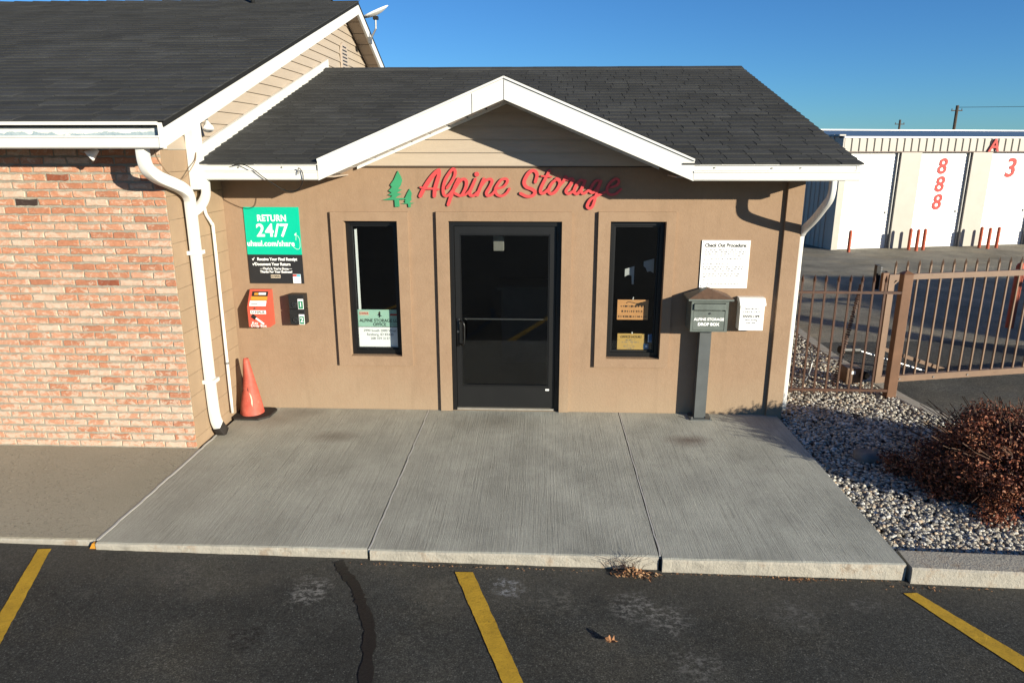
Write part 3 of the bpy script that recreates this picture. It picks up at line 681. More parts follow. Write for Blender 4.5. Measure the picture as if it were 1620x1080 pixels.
while x < 2.78:
    x1 = min(x + .30, 2.79); lf = random.uniform(0, .004)
    mb.add([(x, RY - .13, RZ - .130 * SL + .020 + lf), (x1, RY - .13, RZ - .130 * SL + .022), (x1, RY, RZ + .026), (x, RY, RZ + .024 + lf), (x1, RY + .13, RZ - .02), (x, RY + .13, RZ - .02), (x, RY - .13, RZ - .13 * SL + .002), (x1, RY - .13, RZ - .13 * SL + .002)], [(0, 1, 2, 3), (3, 2, 4, 5), (6, 7, 1, 0)], random.choice((0, 1, 2))); x = x1
rc = obj('ridge_cap', mb, ['shingle0', 'shingle1', 'shingle2'], off)
# cross-gable roof slopes running back from the front gable
for sgn in (-1, 1):
    ap = Vector((-.34, -.565, 3.262)); ev = Vector((-.34 + sgn * 1.67, -.565, 2.572))
    ybk = (3.262 - EZ) / SL + EY
    bkp = Vector((-.34, ybk, 3.262)); mb = MB(); dn = Vector((0, 0, -.03))
    tri = [ap, ev, bkp] if sgn < 0 else [ap, bkp, ev]
    n_ = 9; 
    deck = MB().add([p[:] for p in tri] + [(p + dn)[:] for p in tri], [(0, 1, 2), (5, 4, 3), (0, 3, 4, 1), (1, 4, 5, 2), (2, 5, 3, 0)])
    o = obj('gable_roof_slope', deck, 'shingle1', off); fix_normals(o)
    for k in range(11):
        f0, f1 = k / 11, min(1, (k + 1.06) / 11)
        pa, pb = ev.lerp(ap, f0), ev.lerp(ap, f1); qa, qb = ev.lerp(bkp, f0), ev.lerp(bkp, f1); uz = Vector((0, 0, .014)); lz = Vector((0, 0, .004))
        mb.add([(pa + uz)[:], (qa + uz)[:], (qb + lz)[:], (pb + lz)[:], pa[:], qa[:]], [(0, 1, 2, 3), (4, 5, 1, 0)])
    o = obj('shingle_field', mb, 'shingle1', off); o['kind'] = 'stuff'

# rake boards
RD, RH = .18, .045
def rake(p0, p1, dz, y0, y1, name, parent, m='white', axis='y'):
    mb = MB(); 
    if axis == 'y':
        a, b = p0, p1
        mb.add([(a[0], y0, a[1]), (b[0], y0, b[1]), (b[0], y0, b[1] - dz), (a[0], y0, a[1] - dz), (a[0], y1, a[1]), (b[0], y1, b[1]), (b[0], y1, b[1] - dz), (a[0], y1, a[1] - dz)],
               [(0, 3, 2, 1), (4, 5, 6, 7), (0, 1, 5, 4), (3, 7, 6, 2), (1, 2, 6, 5), (0, 4, 7, 3)])
    o = obj(name, mb, m, parent); fix_normals(o); return o
def front_rake(sgn):
    x1 = -.34 + sgn * 1.68; ax = -.34 + sgn * .0012
    rake((ax, 3.278), (x1, 2.588), .172, -.598, -.560, 'rake_board', off)
    rake((ax, 3.298), (x1, 2.606), .018, -.612, -.585, 'drip_edge', off)
    # soffit planks under the overhang
    n = 9
    for k in range(n):
        f0, f1 = k / n, (k + 1) / n - .012
        xa, xb = -.34 + sgn * (.02 + 1.62 * f0), -.34 + sgn * (.02 + 1.62 * f1)
        za, zb = 3.13 - .413 * abs(xa + .34), 3.13 - .413 * abs(xb + .34); s1 = .012 * (1 if k % 2 else .8)
        mb = MB().add([(xa, -.56, za), (xb, -.56, zb), (xb, -.024, zb), (xa, -.024, za), (xa, -.56, za + .02), (xb, -.56, zb + .02), (xb, -.024, zb + .02), (xa, -.024, za + .02)], [(0, 1, 2, 3), (4, 5, 6, 7), (0, 1, 5, 4), (1, 2, 6, 5), (3, 2, 6, 7), (0, 3, 7, 4)])
        o = obj('soffit_panel', mb, 'white', off); fix_normals(o)
    # frieze strip where soffit meets siding
    rake((-.34 + sgn * .001, 3.13), (-.34 + sgn * 1.46, 3.13 - .413 * 1.46), .028, -.05, -.0235, 'frieze_strip', off)
front_rake(-1); front_rake(1)
for x_, zt in ((-.341, 3.268), (-.62, 3.155)): obj('seam', MB().box(x_, x_ + .0035, -.6005, -.599, zt - .165, zt), 'charcoal', off)
def kgutter(x0, x1, yf, zb, zt, parent, m='white', seams=()):
    """K-style gutter seen from the front: rolled lip above, box below"""
    prof = [(yf + .012, zb), (yf, zb + .01), (yf, zt - .018), (yf - .006, zt - .012), (yf - .006, zt), (yf + .012, zt), (yf + .012, zt - .01), (yf + .09, zt - .01), (yf + .09, zb)]
    o = obj('gutter', MB().prism(prof, 'x', x0, x1), m, parent); fix_normals(o); return o
def eave(x0, x1, parent):
    kgutter(x0, x1, -.600, 2.418, 2.502, parent)
    obj('fascia', MB().box(x0 + .004, x1 - .01, -.520 - .062, -.509, 2.504, 2.552), 'white', parent)
    obj('drip_edge', MB().box(x0, x1 + .0, -.600, -.56, 2.552, 2.561), 'white', parent)
eave(-3.135, -2.025, off); eave(1.338, 2.785, off)
for (x0, x1) in ((-3.13, -1.9), (1.2, 2.78)):
    n = int((x1 - x0) / .3)
    for k in range(n):
        a = x0 + (x1 - x0) * k / n
        obj('soffit_panel', MB().box(a + .002, x0 + (x1 - x0) * (k + 1) / n - .004, -.505, -.001 if x0 < 0 else -.050, 2.440, 2.452), 'soffit', off)
sc_ = MB()
for (x, z) in ((1.52, 2.53), (2.02, 2.527), (2.27, 2.530), (-2.75, 2.53), (-2.35, 2.531)): sc_.lathe(0, 0, [(0, 0), (.006, 0)], 6) if False else sc_.tube([(x, -.585, z), (x, -.590, z)], .007, 8, up=(1, 0, 0))
obj('screw_head', sc_, 'galv', off)
# gable end trim (right) + rake board on right end
mb = MB(); mb.add([(2.78, EY, EZ - .012), (2.78, RY, RZ - .012), (2.78, RY, RZ - .16), (2.78, EY, EZ - .13), (2.75, EY, EZ - .012), (2.75, RY, RZ - .012), (2.75, RY, RZ - .16), (2.75, EY, EZ - .13)], [(0, 1, 2, 3), (7, 6, 5, 4), (3, 2, 6, 7), (0, 3, 7, 4)])
obj('rake_board', mb, 'white', off)
mb = MB(); mb.prism([(0, 2.531), (7.8, 2.531), (RY, RZ - .07)], 'x', 2.40, 2.515); obj('gable_wall', mb, 'siding', off)
mb = MB(); mb.box(2.522, 2.745, -.5, RY, 2.44, 2.45); obj('soffit_panel', mb, 'soffit', off)
# right downspout
def spout(parent, path, w=.078, h=.052, name='downspout', up=(0, 0, 1), m='white', k=6):
    c = catmull(path, k)
    return obj(name, MB().sweep(c, rrect(w, h), up=up), m, parent, True)
ds = obj('downspout', MB().sweep(catmull([(2.575, -.555, 2.43), (2.575, -.555, 2.33), (2.572, -.53, 2.26), (2.565, -.45, 2.19), (2.562, -.25, 2.055), (2.552, -.08, 1.955), (2.550, -.01, 1.90), (2.549, .02, 1.82), (2.549, .02, 1.2), (2.549, .02, .5), (2.549, .02, .06)], 5), rrect(.07, .048), up=(1, 0, 0)), 'white', off, True)
ds['label'] = 'white square downspout on the right corner of the office'

# flashing board where office roof meets the brick wing's gable
mb = MB(); ya, yb = -.45, 3.86; zr = lambda y: EZ + SL * (y - EY)
mb.add([(-3.135, ya, zr(ya) + .005), (-3.135, yb, zr(min(yb, RY)) + .035), (-3.135, yb, zr(min(yb, RY)) + .155), (-3.135, ya, zr(ya) + .125), (-3.165, ya, zr(ya)), (-3.165, yb, zr(min(yb, RY)) + .03), (-3.165, yb, zr(min(yb, RY)) + .155), (-3.165, ya, zr(ya) + .125)],
       [(0, 1, 2, 3), (7, 6, 5, 4), (0, 4, 5, 1), (3, 2, 6, 7), (0, 3, 7, 4), (1, 5, 6, 2)])
o = obj('flashing_board', mb, 'white', off); fix_normals(o)

# ------------------------------------------------------------------ brick building
bb = thing('brick_building', 'taller wing with a whitewashed brick front, painted block side and dark shingle roof', 'building', (-3.19, -1.1, 0))
bw = obj('brick_wall', MB().box(-14, -3.19, -1.094, -.95, -.2, 2.70), 'mortar', bb)
variants = []
random.seed(21)
def brickmesh(L, H, seed):
    r = random.Random(seed); pts = []
    nx = 5
    for i in range(nx): pts.append((L * i / nx - L / 2, -H / 2))
    pts += [(L / 2, -H / 2), (L / 2, 0)]
    for i in range(nx): pts.append((L / 2 - L * i / nx, H / 2))
    pts += [(-L / 2, H / 2), (-L / 2, 0)]
    o = [(x + r.uniform(-.005, .005), z + r.uniform(-.0045, .0045)) for x, z in pts]; n = len(o); k = .955
    mb = MB(); mb.v = [(x, .004, z) for x, z in o] + [(x * k + r.uniform(-.001, .001), -.0055 + r.uniform(-.0015, .0015), z * .86) for x, z in o]
    mb.f = [(i, (i + 1) % n, (i + 1) % n + n, i + n) for i in range(n)] + [tuple(range(n, 2 * n))]; mb.mi = [0] * (n + 1)
    me = bpy.data.meshes.new('brick'); me.from_pydata(mb.v, [], mb.f)
    bm = bmesh.new(); bm.from_mesh(me); bmesh.ops.recalc_face_normals(bm, faces=bm.faces); bm.to_mesh(me); bm.free(); me.materials.append(M['brick']); return me
full = [brickmesh(.191, .0525, i) for i in range(8)]; half = [brickmesh(.089, .0525, 50 + i) for i in range(4)]
def bricks():
    out = []; PZ = .0692
    for r in range(39):
        z = .036 + r * PZ; x = -3.187
        first = .194 if r % 2 else .092
        # running bond with small random drift
        L = first; odd = r % 2
        x1 = x
        i = 0
        while x1 > -7.0:
            L = first if i == 0 else .194
            out.append((x1 - L / 2, z, L)); x1 -= L + .0095 + random.uniform(-.0015, .0015); i += 1
    return out
bl = bricks(); camp = cam.location
bl.sort(key=lambda q: (Vector((q[0], -1.1, q[1])) - camp).length + (5 if q[0] < -5.05 - .0 * q[1] else 0))
special = {}
def nearest(x, z): return min(range(300), key=lambda i: abs(bl[i][0] - x) + 2 * abs(bl[i][1] - z) + (9 if bl[i][2] < .15 else 0))
special[nearest(-4.50, 2.255)] = 'brick_dark'; special[nearest(-3.83, 1.588)] = 'brick_red'; special[nearest(-4.1, 2.5)] = 'brick_red'
for i, (x, z, L) in enumerate(bl[:300]):
    me = random.choice(full if L > .15 else half)
    o = inst('brick', me, (x, -1.0945, z), bw, scale=(random.choice((-1, 1)), 1, random.uniform(.94, 1.04)))
    o.location.y -= random.uniform(0, .0035)
    if i in special:
        o.data = full[2].copy(); o.data.materials[0] = M[special[i]]
        o['label'] = 'dark burnt brick' if special[i] == 'brick_dark' else 'deep red brick'
rest = MB()
for (x, z, L) in bl[300:]:
    me = random.choice(full if L > .15 else half); rest.add([(v.co.x + x, v.co.y - 1.0945, v.co.z + z) for v in me.vertices], [tuple(p.vertices) for p in me.polygons])
o = obj('brick_field', rest, 'brick', bw); o['kind'] = 'stuff'
# painted block side
blk = obj('block_wall', MB().box(-3.40, -3.196, -.945, 7.8, -.2, 2.685), 'block', bb); blk.data.materials[0] = M['block']
obj('wall_end', MB().box(-3.34, -3.1905, -1.0925, -.951, -.2, 2.69), 'mortar', blk)
for r in range(14):
    z0 = r * .2 - .10; z1 = min(z0 + .197, 2.684); z0 = max(z0, -.1); y = -1.085 - (.2 if r % 2 else 0)
    while y < -.004:
        a, b_ = max(y, -1.088), min(y + .397, -.003); y += .4
        if b_ - a < .03: continue
        obj('block', MB().box(-3.194, -3.182, a, b_, z0 + .001, z1 + .001, bev=.0012), 'block', blk, origin=(-3.19, (a + b_) / 2, z0))
# gable siding on the brick wing (faces right)
PX = -2.90; E2 = (-1.56, 2.898); PK = (4.87, 4.905); BK = (7.6, 3.72)
def rz2(y): return E2[1] + (PK[1] - E2[1]) * (y - E2[0]) / (PK[0] - E2[0]) if y <= PK[0] else PK[1] + (BK[1] - PK[1]) * (y - PK[0]) / (BK[0] - PK[0])
def yr_at(z, side):  # y where the roof underside is at height z
    z += .10
    return E2[0] + (z - E2[1]) / (PK[1] - E2[1]) * (PK[0] - E2[0]) if side < 0 else PK[0] + (PK[1] - z) / (PK[1] - BK[1]) * (BK[0] - PK[0])
mb = MB(); mb.prism([(-1.07, 2.688), (8.8, 2.688), (8.8, 3.1), (7.6, 3.62), (4.87, 4.80), (-1.07, 2.96)], 'x', -3.38, -3.205); obj('gable_wall', mb, 'siding', bb)
z = 2.688; k = 0
while z < 4.78:
    z1 = z + .119; ya0 = max(-1.07, yr_at(z, -1)); ya1 = max(-1.07, yr_at(z1 - .005, -1)); yb0 = min(8.8, yr_at(z, 1)); yb1 = min(8.8, yr_at(z1 - .005, 1))
    if ya1 >= yb1: ya1 = yb1 = 4.87
    mb = MB(); mb.add([(-3.172, ya0, z), (-3.172, yb0, z), (-3.190, yb1, z1 + .004), (-3.190, ya1, z1 + .004), (-3.204, ya0, z + .002), (-3.204, yb0, z + .002)], [(0, 1, 2, 3), (4, 5, 1, 0)])
    obj('siding_board', mb, 'siding', bb); z = z1
# arched louvre vent
vt = MB(); arc = [(4.66, 3.84), (5.04, 3.84), (5.04, 4.14)] + [(4.85 + .19 * math.cos(R(a)), 4.14 + .17 * math.sin(R(a))) for a in range(15, 180, 15)] + [(4.66, 4.14)]
vent = obj('gable_vent', MB().prism(arc, 'x', -3.171, -3.150), 'soffit', bb); fix_normals(vent); vent['label'] = 'arched beige louvre vent high on the gable'
for i in range(8):
    z = 3.86 + i * .052; hw = .13 if z < 4.14 else .13 * math.sqrt(max(0, 1 - ((z - 4.12) / .17) ** 2))
    if hw < .02: break
    obj('vent_slot', MB().box(-3.1495, -3.147, 4.85 - hw, 4.85 + hw, z, z + .020), 'charcoal', vent)
# soffit on far slope + front slope, rake boards in plane PX
def xrake(pa, pb, dz, x0, x1, name, m='white', parent=bb):
    mb = MB(); mb.add([(x1, pa[0], pa[1]), (x1, pb[0], pb[1]), (x1, pb[0], pb[1] - dz), (x1, pa[0], pa[1] - dz), (x0, pa[0], pa[1]), (x0, pb[0], pb[1]), (x0, pb[0], pb[1] - dz), (x0, pa[0], pa[1] - dz)],
        [(0, 3, 2, 1), (4, 5, 6, 7), (0, 1, 5, 4), (3, 7, 6, 2), (1, 2, 6, 5), (0, 4, 7, 3)])
    o = obj(name, mb, m, parent); fix_normals(o); return o
xrake((-1.56, 2.885), (PK[0] - .001, PK[1] - .006), .185, PX - .035, PX, 'rake_board')
xrake((PK[0] + .001, PK[1] - .006), (BK[0], BK[1] - .006), .185, PX - .035, PX, 'rake_board')
n = 16
for i in range(n):
    f0, f1 = i / n, (i + 1) / n - .004; y0_, y1_ = -1.05 + 5.9 * f0, -1.05 + 5.9 * f1
    mb = MB().add([(-3.17, y0_, rz2(y0_) - .12), (PX - .036, y0_, rz2(y0_) - .12), (PX - .036, y1_, rz2(y1_) - .12), (-3.17, y1_, rz2(y1_) - .12)], [(0, 1, 2, 3)])
    obj('soffit_panel', mb, 'soffit', bb)
for i in range(9):
    y0_, y1_ = 4.88 + 2.7 * i / 9, 4.88 + 2.7 * (i + 1) / 9 - .012
    mb = MB().add([(-3.17, y0_, rz2(y0_) - .12), (PX - .036, y0_, rz2(y0_) - .12), (PX - .036, y1_, rz2(y1_) - .12), (-3.17, y1_, rz2(y1_) - .12)], [(0, 1, 2, 3)])
    obj('soffit_panel', mb, 'soffit', bb)
random.seed(5)
dl = Vector((0, PK[0] - E2[0], PK[1] - E2[1]))
shingle_roof(bb, (-9.0, E2[0] - .0, E2[1] + .004), (1, 0, 0), dl, 9.0 + PX + .012, dl.length, .150, None, 300, 'dark grey shingle roof above the brick wall', .25, .5)
mb = MB().add([(-9, PK[0], PK[1] + .01), (PX, PK[0], PK[1] + .01), (PX, BK[0], BK[1] + .01), (-9, BK[0], BK[1] + .01), (-9, PK[0], PK[1] - .04), (PX, PK[0], PK[1] - .04), (PX, BK[0], BK[1] - .04), (-9, BK[0], BK[1] - .04)], [(0, 1, 2, 3), (7, 6, 5, 4), (1, 5, 6, 2)])
obj('rear_roof_slope', mb, 'shingle1', bb)
mb = MB(); x = -9
while x < PX - .45:
    x1 = x + .3; lf = random.uniform(0, .008)
    mb.add([(x, PK[0] - .14, PK[1] - .03 + lf), (x1, PK[0] - .14, PK[1] - .03), (x1, PK[0], PK[1] + .035), (x, PK[0], PK[1] + .04 + lf), (x1, PK[0] + .14, PK[1] - .03), (x, PK[0] + .14, PK[1] - .03)], [(0, 1, 2, 3), (3, 2, 4, 5)], random.choice((0, 1, 2))); x = x1
obj('ridge_cap', mb, ['shingle0', 'shingle1', 'shingle2'], bb)
obj('vent_pipe', MB().tube([(-4.50, 4.7, 4.80), (-4.50, 4.7, 5.12)], .030, 10, up=(1, 0, 0)), 'black_box', bb, True)
# eave: fascia with peeling paint, gutter box, soffit
obj('fascia', MB().box(-9, -2.938, -1.515, -1.490, 2.785, 2.866), 'white_peel', bb)
obj('drip_edge', MB().box(-9, -2.93, -1.590, -1.50, 2.868, 2.893), 'white', bb)
kgutter(-9, -2.93, -1.555, 2.695, 2.790, bb)
for i in range(18):
    a = -9 + i * .3233; obj('soffit_panel', MB().box(a, a + .318, -1.48, -1.097, 2.706, 2.714), 'soffit', bb)
# vertical white corner board
o = obj('corner_board', MB().box(-3.178, -3.10, -.66, -.49, 2.335, 2.965, bev=.006), 'white', bb)
# downspouts
d1 = obj('downspout', MB().sweep(catmull([(-3.125, -1.47, 2.70), (-3.122, -1.47, 2.60), (-3.12, -1.43, 2.53), (-3.118, -1.31, 2.47), (-3.112, -1.12, 2.415), (-3.108, -.95, 2.36), (-3.108, -.85, 2.29), (-3.116, -.82, 2.16), (-3.128, -.80, 1.6), (-3.134, -.80, .9), (-3.134, -.80, .4), (-3.13, -.79, .18), (-3.115, -.76, .07)], 6), rrect(.098, .072), up=(1, 0, 0)), 'white', bb, True)
d1['label'] = 'large white downspout bending from the brick wing gutter down the side wall'
for z in (1.77, .55): obj('downspout_strap', MB().box(-3.181, -3.070, -.862, -.740, z, z + .035), 'white', d1)
obj('drain_boot', MB().sweep([(-3.122, -.775, .10), (-3.105, -.74, .03), (-3.095, -.72, .004)], rrect(.104, .08), up=(1, 0, 0)), 'rubber', d1, True)
d2 = obj('downspout', MB().sweep(catmull([(-3.085, -.555, 2.43), (-3.085, -.555, 2.36), (-3.087, -.57, 2.28), (-3.095, -.64, 2.21), (-3.105, -.74, 2.165), (-3.11, -.79, 2.15)], 6), rrect(.078, .06), up=(1, 0, 0)), 'white', bb, True)
d2['label'] = 'short white elbow joining the office gutter to the large downspout'
d3 = obj('conduit', MB().tube(catmull([(-3.165, -.47, 2.33), (-3.165, -.46, 2.2), (-3.162, -.45, 2.10), (-3.150, -.38, 2.0), (-3.15, -.36, 1.9), (-3.15, -.37, 1.0), (-3.15, -.38, .08)], 6), .016, 8, up=(1, 0, 0)), 'white', bb, True)
mb = MB(); mb.tube([(-3.15, -.373, .60), (-3.15, -.373, .62)], .021, 8, up=(1, 0, 0)); obj('coupling', mb, 'galv', d3)

# ------------------------------------------------------------------ dimensional sign on the office wall
LET = [[([(-1.197, 2.242), (-1.157, 2.314), (-1.099, 2.398), (-1.042, 2.463), (-1.007, 2.49)], 0.0378), ([(-1.004, 2.487), (-1.007, 2.44), (-1.031, 2.368), (-1.049, 2.308), (-1.057, 2.242)], 0.0341), ([(-1.192, 2.327), (-1.132, 2.314), (-1.071, 2.314), (-1.012, 2.307)], 0.0195)], [([(-0.929, 2.32), (-0.888, 2.374), (-0.853, 2.434), (-0.847, 2.481), (-0.866, 2.502), (-0.901, 2.467), (-0.945, 2.398), (-0.967, 2.32), (-0.964, 2.263), (-0.94, 2.243), (-0.906, 2.26), (-0.874, 2.297)], 0.0268)], [([(-0.815, 2.407), (-0.849, 2.339), (-0.891, 2.242), (-0.922, 2.159)], 0.0305), ([(-0.855, 2.315), (-0.811, 2.375), (-0.771, 2.406), (-0.74, 2.39), (-0.741, 2.339), (-0.767, 2.279), (-0.798, 2.247), (-0.85, 2.267)], 0.028)], [([(-0.801, 2.245), (-0.746, 2.258), (-0.708, 2.297)], 0.0207), ([(-0.65, 2.405), (-0.68, 2.339), (-0.707, 2.279), (-0.696, 2.25), (-0.663, 2.25), (-0.631, 2.279)], 0.028)], [([(-0.567, 2.408), (-0.597, 2.339), (-0.632, 2.252)], 0.0293), ([(-0.603, 2.327), (-0.554, 2.387), (-0.508, 2.406), (-0.486, 2.384), (-0.508, 2.333), (-0.541, 2.279), (-0.53, 2.248), (-0.487, 2.261), (-0.45, 2.304)], 0.0268)], [([(-0.435, 2.316), (-0.374, 2.334), (-0.337, 2.381), (-0.349, 2.408), (-0.395, 2.399), (-0.438, 2.345), (-0.456, 2.298), (-0.435, 2.256), (-0.389, 2.246), (-0.346, 2.271), (-0.317, 2.313)], 0.0256)], [([(-0.064, 2.38), (-0.048, 2.444), (-0.065, 2.48), (-0.098, 2.486), (-0.14, 2.451), (-0.173, 2.38), (-0.154, 2.334), (-0.096, 2.31), (-0.066, 2.283), (-0.089, 2.249), (-0.147, 2.242), (-0.208, 2.27)], 0.0319)], [([(0.071, 2.486), (0.033, 2.409), (-0.009, 2.32), (-0.009, 2.278), (0.02, 2.274), (0.063, 2.31)], 0.029), ([(-0.005, 2.437), (0.04, 2.433), (0.092, 2.428)], 0.0174)], [([(0.144, 2.41), (0.091, 2.359), (0.065, 2.296), (0.092, 2.267), (0.135, 2.292), (0.172, 2.353), (0.168, 2.398), (0.141, 2.412)], 0.029), ([(0.155, 2.393), (0.185, 2.374), (0.213, 2.377)], 0.0188)], [([(0.181, 2.353), (0.213, 2.394), (0.228, 2.429), (0.245, 2.406), (0.3, 2.406), (0.275, 2.353), (0.235, 2.296), (0.259, 2.268), (0.312, 2.296)], 0.0275)], [([(0.411, 2.39), (0.368, 2.394), (0.326, 2.332), (0.315, 2.286), (0.345, 2.268), (0.387, 2.318), (0.42, 2.388)], 0.0275), ([(0.42, 2.387), (0.384, 2.307), (0.403, 2.27), (0.453, 2.3)], 0.0261)], [([(0.565, 2.392), (0.522, 2.39), (0.481, 2.332), (0.473, 2.29), (0.504, 2.283), (0.545, 2.336), (0.568, 2.389)], 0.0261), ([(0.572, 2.389), (0.533, 2.269), (0.5, 2.154), (0.468, 2.129), (0.444, 2.154), (0.477, 2.215), (0.541, 2.251), (0.619, 2.286)], 0.0261)], [([(0.667, 2.329), (0.727, 2.35), (0.744, 2.392), (0.711, 2.41), (0.655, 2.364), (0.632, 2.304), (0.659, 2.263), (0.72, 2.269), (0.768, 2.313)], 0.0246)]]
IDOT = (-.635, 2.452, .0232)
def ribbon(mb, pts, wd, yf, yb, taper=.86):
    c = catmull([(x, 0, z) for x, z in pts], 7); n = len(c); vs = []; ang = 6
    ring = []
    L = []
    for i, p in enumerate(c):
        q = (c[min(i + 1, n - 1)] - c[max(i - 1, 0)]); q.normalize(); nr = Vector((-q.z, 0, q.x))
        u = i / (n - 1); hw = wd / 2 * (taper + (1 - taper) * math.sin(math.pi * u) + .10 * abs(q.z))
        L.append((p, q, nr, hw))
    base = len(mb.v)
    for i, (p, q, nr, hw) in enumerate(L):
        y = yf - .0022 * i / n
        for a, yy in ((p + nr * hw, y), (p - nr * hw, y), (p - nr * hw, yb), (p + nr * hw, yb)): mb.v.append((a.x, yy, a.z))
    for i in range(n - 1):
        for k in range(4): mb.f.append((base + i * 4 + k, base + i * 4 + (k + 1) % 4, base + (i + 1) * 4 + (k + 1) % 4, base + (i + 1) * 4 + k)); mb.mi.append(0)
    for (p, q, nr, hw), d, y in ((L[0], -1, yf), (L[-1], 1, yf - .0022)):
        pts2 = [p + nr * hw * math.cos(a) + q * d * hw * math.sin(a) for a in [math.pi * k / 6 for k in range(7)]]
        b0 = len(mb.v); mb.v += [(a.x, y, a.z) for a in pts2] + [(a.x, yb, a.z) for a in pts2]
        mb.f.append(tuple(range(b0, b0 + 7))); mb.f += [(b0 + k, b0 + k + 1, b0 + 8 + k, b0 + 7 + k) for k in range(6)]; mb.mi += [0] * 7
sg = thing('wall_sign', 'red raised brush script sign reading Alpine Storage on the tan wall below the gable', 'sign', (-.2, -.005, 2.25))
for li, strokes in enumerate(LET):
    mb = MB()
    for si, (pts_, wd) in enumerate(strokes): ribbon(mb, pts_, wd, -.018 - .0026 * si - (.0013 if li % 2 else 0), -.003)
    if li == 3:
        mb.tube([(IDOT[0], -.003, IDOT[1]), (IDOT[0], -.021, IDOT[1])], IDOT[2], 16, up=(1, 0, 0))
    o = obj('letter', mb, 'red_sign', sg); fix_normals(o)
te = thing('tree_emblem', 'green raised emblem of a tall and a small pine left of the red script sign', 'sign', (-1.4, -.005, 2.14))
for poly, yf in (([(-1.409, 2.483), (-1.399, 2.462), (-1.379, 2.425), (-1.371, 2.391), (-1.386, 2.345), (-1.414, 2.311), (-1.377, 2.302), (-1.428, 2.273), (-1.381, 2.26), (-1.421, 2.241), (-1.444, 2.222), (-1.348, 2.222), (-1.344, 2.209), (-1.41, 2.205), (-1.406, 2.138), (-1.452, 2.136), (-1.454, 2.204), (-1.576, 2.202), (-1.518, 2.22), (-1.487, 2.232), (-1.473, 2.245), (-1.517, 2.251), (-1.479, 2.275), (-1.51, 2.291), (-1.474, 2.328), (-1.49, 2.349), (-1.449, 2.403), (-1.427, 2.45)], -.017), ([(-1.301, 2.311), (-1.281, 2.269), (-1.289, 2.226), (-1.285, 2.209), (-1.306, 2.18), (-1.256, 2.173), (-1.295, 2.166), (-1.296, 2.134), (-1.318, 2.134), (-1.322, 2.166), (-1.389, 2.168), (-1.345, 2.179), (-1.355, 2.196), (-1.344, 2.2), (-1.348, 2.226), (-1.324, 2.273)], -.0155)):
    o = obj('pine_shape', MB().prism(poly, 'y', yf, -.003), 'green_sign', te); fix_normals(o)

# ------------------------------------------------------------------ signs and boxes on the wall
def dashes(name, rows, parent, y, m='ink', seed=0, h=.004):
    """lines of body print too small to read: (x0, x1, z) rows of word-length marks"""
    r = random.Random(seed); mb = MB()
    for x0, x1, z in rows:
        x = x0
        while x < x1 - .006:
            wl = r.uniform(.008, .034); e = min(x + wl, x1)
            nl = max(1, int((e - x) / .006))
            for i in range(nl):
                hh = h * r.uniform(.5, 1.1); xx = x + i * .006; mb.box(xx, xx + .0042, y - .0004, y, z - hh / 2, z + hh / 2)
            x = e + .008
    return obj(name, mb, m, parent)
def stroke_poly(name, poly, y0, y1, m, parent):
    o = obj(name, MB().prism(poly, 'y', y0, y1), m, parent); fix_normals(o); return o

rs = thing('return_sign', 'teal and black RETURN 24/7 sign on the wall above the red key box', 'sign', (-2.71, -.004, 1.36))
obj('board', MB().box(-2.985, -2.425, -.010, -.003, 1.358, 1.654), 'charcoal', rs)
obj('board', MB().box(-2.985, -2.425, -.0101, -.003, 1.6545, 2.130, bev=.0) , 'teal', rs)['label'] = 'teal upper half of the sign'
yy = -.0112
text('lettering', 'RETURN', -2.705, 2.018, .088, 'white_ink', rs, yy, bold=.028, sx=.86, spacing=1.06)
text('lettering', '24/7', -2.71, 1.893, .178, 'white_ink', rs, yy, bold=.022, sx=.98, spacing=1.06)
text('lettering', 'uhaul.com/share', -2.735, 1.765, .078, 'white_ink', rs, yy, bold=.022, sx=.90, spacing=1.05)
for i, (tx, z, xx, sz) in enumerate((('Receive Your Final Receipt', 1.607, -2.685, .042), ('Document Your Return', 1.556, -2.735, .042), ("That's It. You're Done.", 1.510, -2.705, .032), ('Thanks For Your Business!', 1.478, -2.705, .034))):
    text('lettering', tx, xx, z, sz, 'white_ink', rs, yy, bold=.03, sx=.90)
mb = MB()
for z in (1.607, 1.556): mb.prism([(-2.945, z + .004), (-2.935, z - .016), (-2.915, z + .018), (-2.921, z + .018), (-2.935, z - .003), (-2.939, z + .008)], 'y', yy, yy + .001)
for a, b_ in ((-2.87, -2.835), (-2.575, -2.54)): mb.box(a, b_, yy, yy + .001, 1.509, 1.512)
o = obj('check_mark', mb, 'white_ink', rs); fix_normals(o)
obj('logo_plate', MB().box(-2.765, -2.665, yy, yy + .001, 1.415, 1.448), 'beige_print', rs)
text('lettering', 'U-HAUL', -2.715, 1.4315, .026, 'ink', rs, yy - .001, bold=.04)
# hand outline with pointing mark at the web address
hp = catmull([(-2.475, 0, 1.80), (-2.47, 0, 1.84), (-2.455, 0, 1.845), (-2.44, 0, 1.82), (-2.435, 0, 1.78), (-2.44, 0, 1.725), (-2.465, 0, 1.71), (-2.495, 0, 1.725), (-2.515, 0, 1.75)], 4)
mb = MB(); mb.sweep([(p.x, yy - .0004, p.z) for p in hp], [(-.0012, -.0005), (.0012, -.0005), (.0012, .0005), (-.0012, .0005)], up=(0, 1, 0)); mb.prism([(-2.485, 1.86), (-2.465, 1.878), (-2.470, 1.855), (-2.455, 1.862), (-2.48, 1.845)], 'y', yy, yy + .001)
obj('hand_outline', mb, 'white_ink', rs)
obj('sticker', MB().box(-2.535, -2.455, yy - .001, yy, 1.362, 1.455), 'white_paper', rs)
obj('sticker_band', MB().box(-2.534, -2.496, yy - .002, yy - .001, 1.432, 1.452), 'red_print', rs)
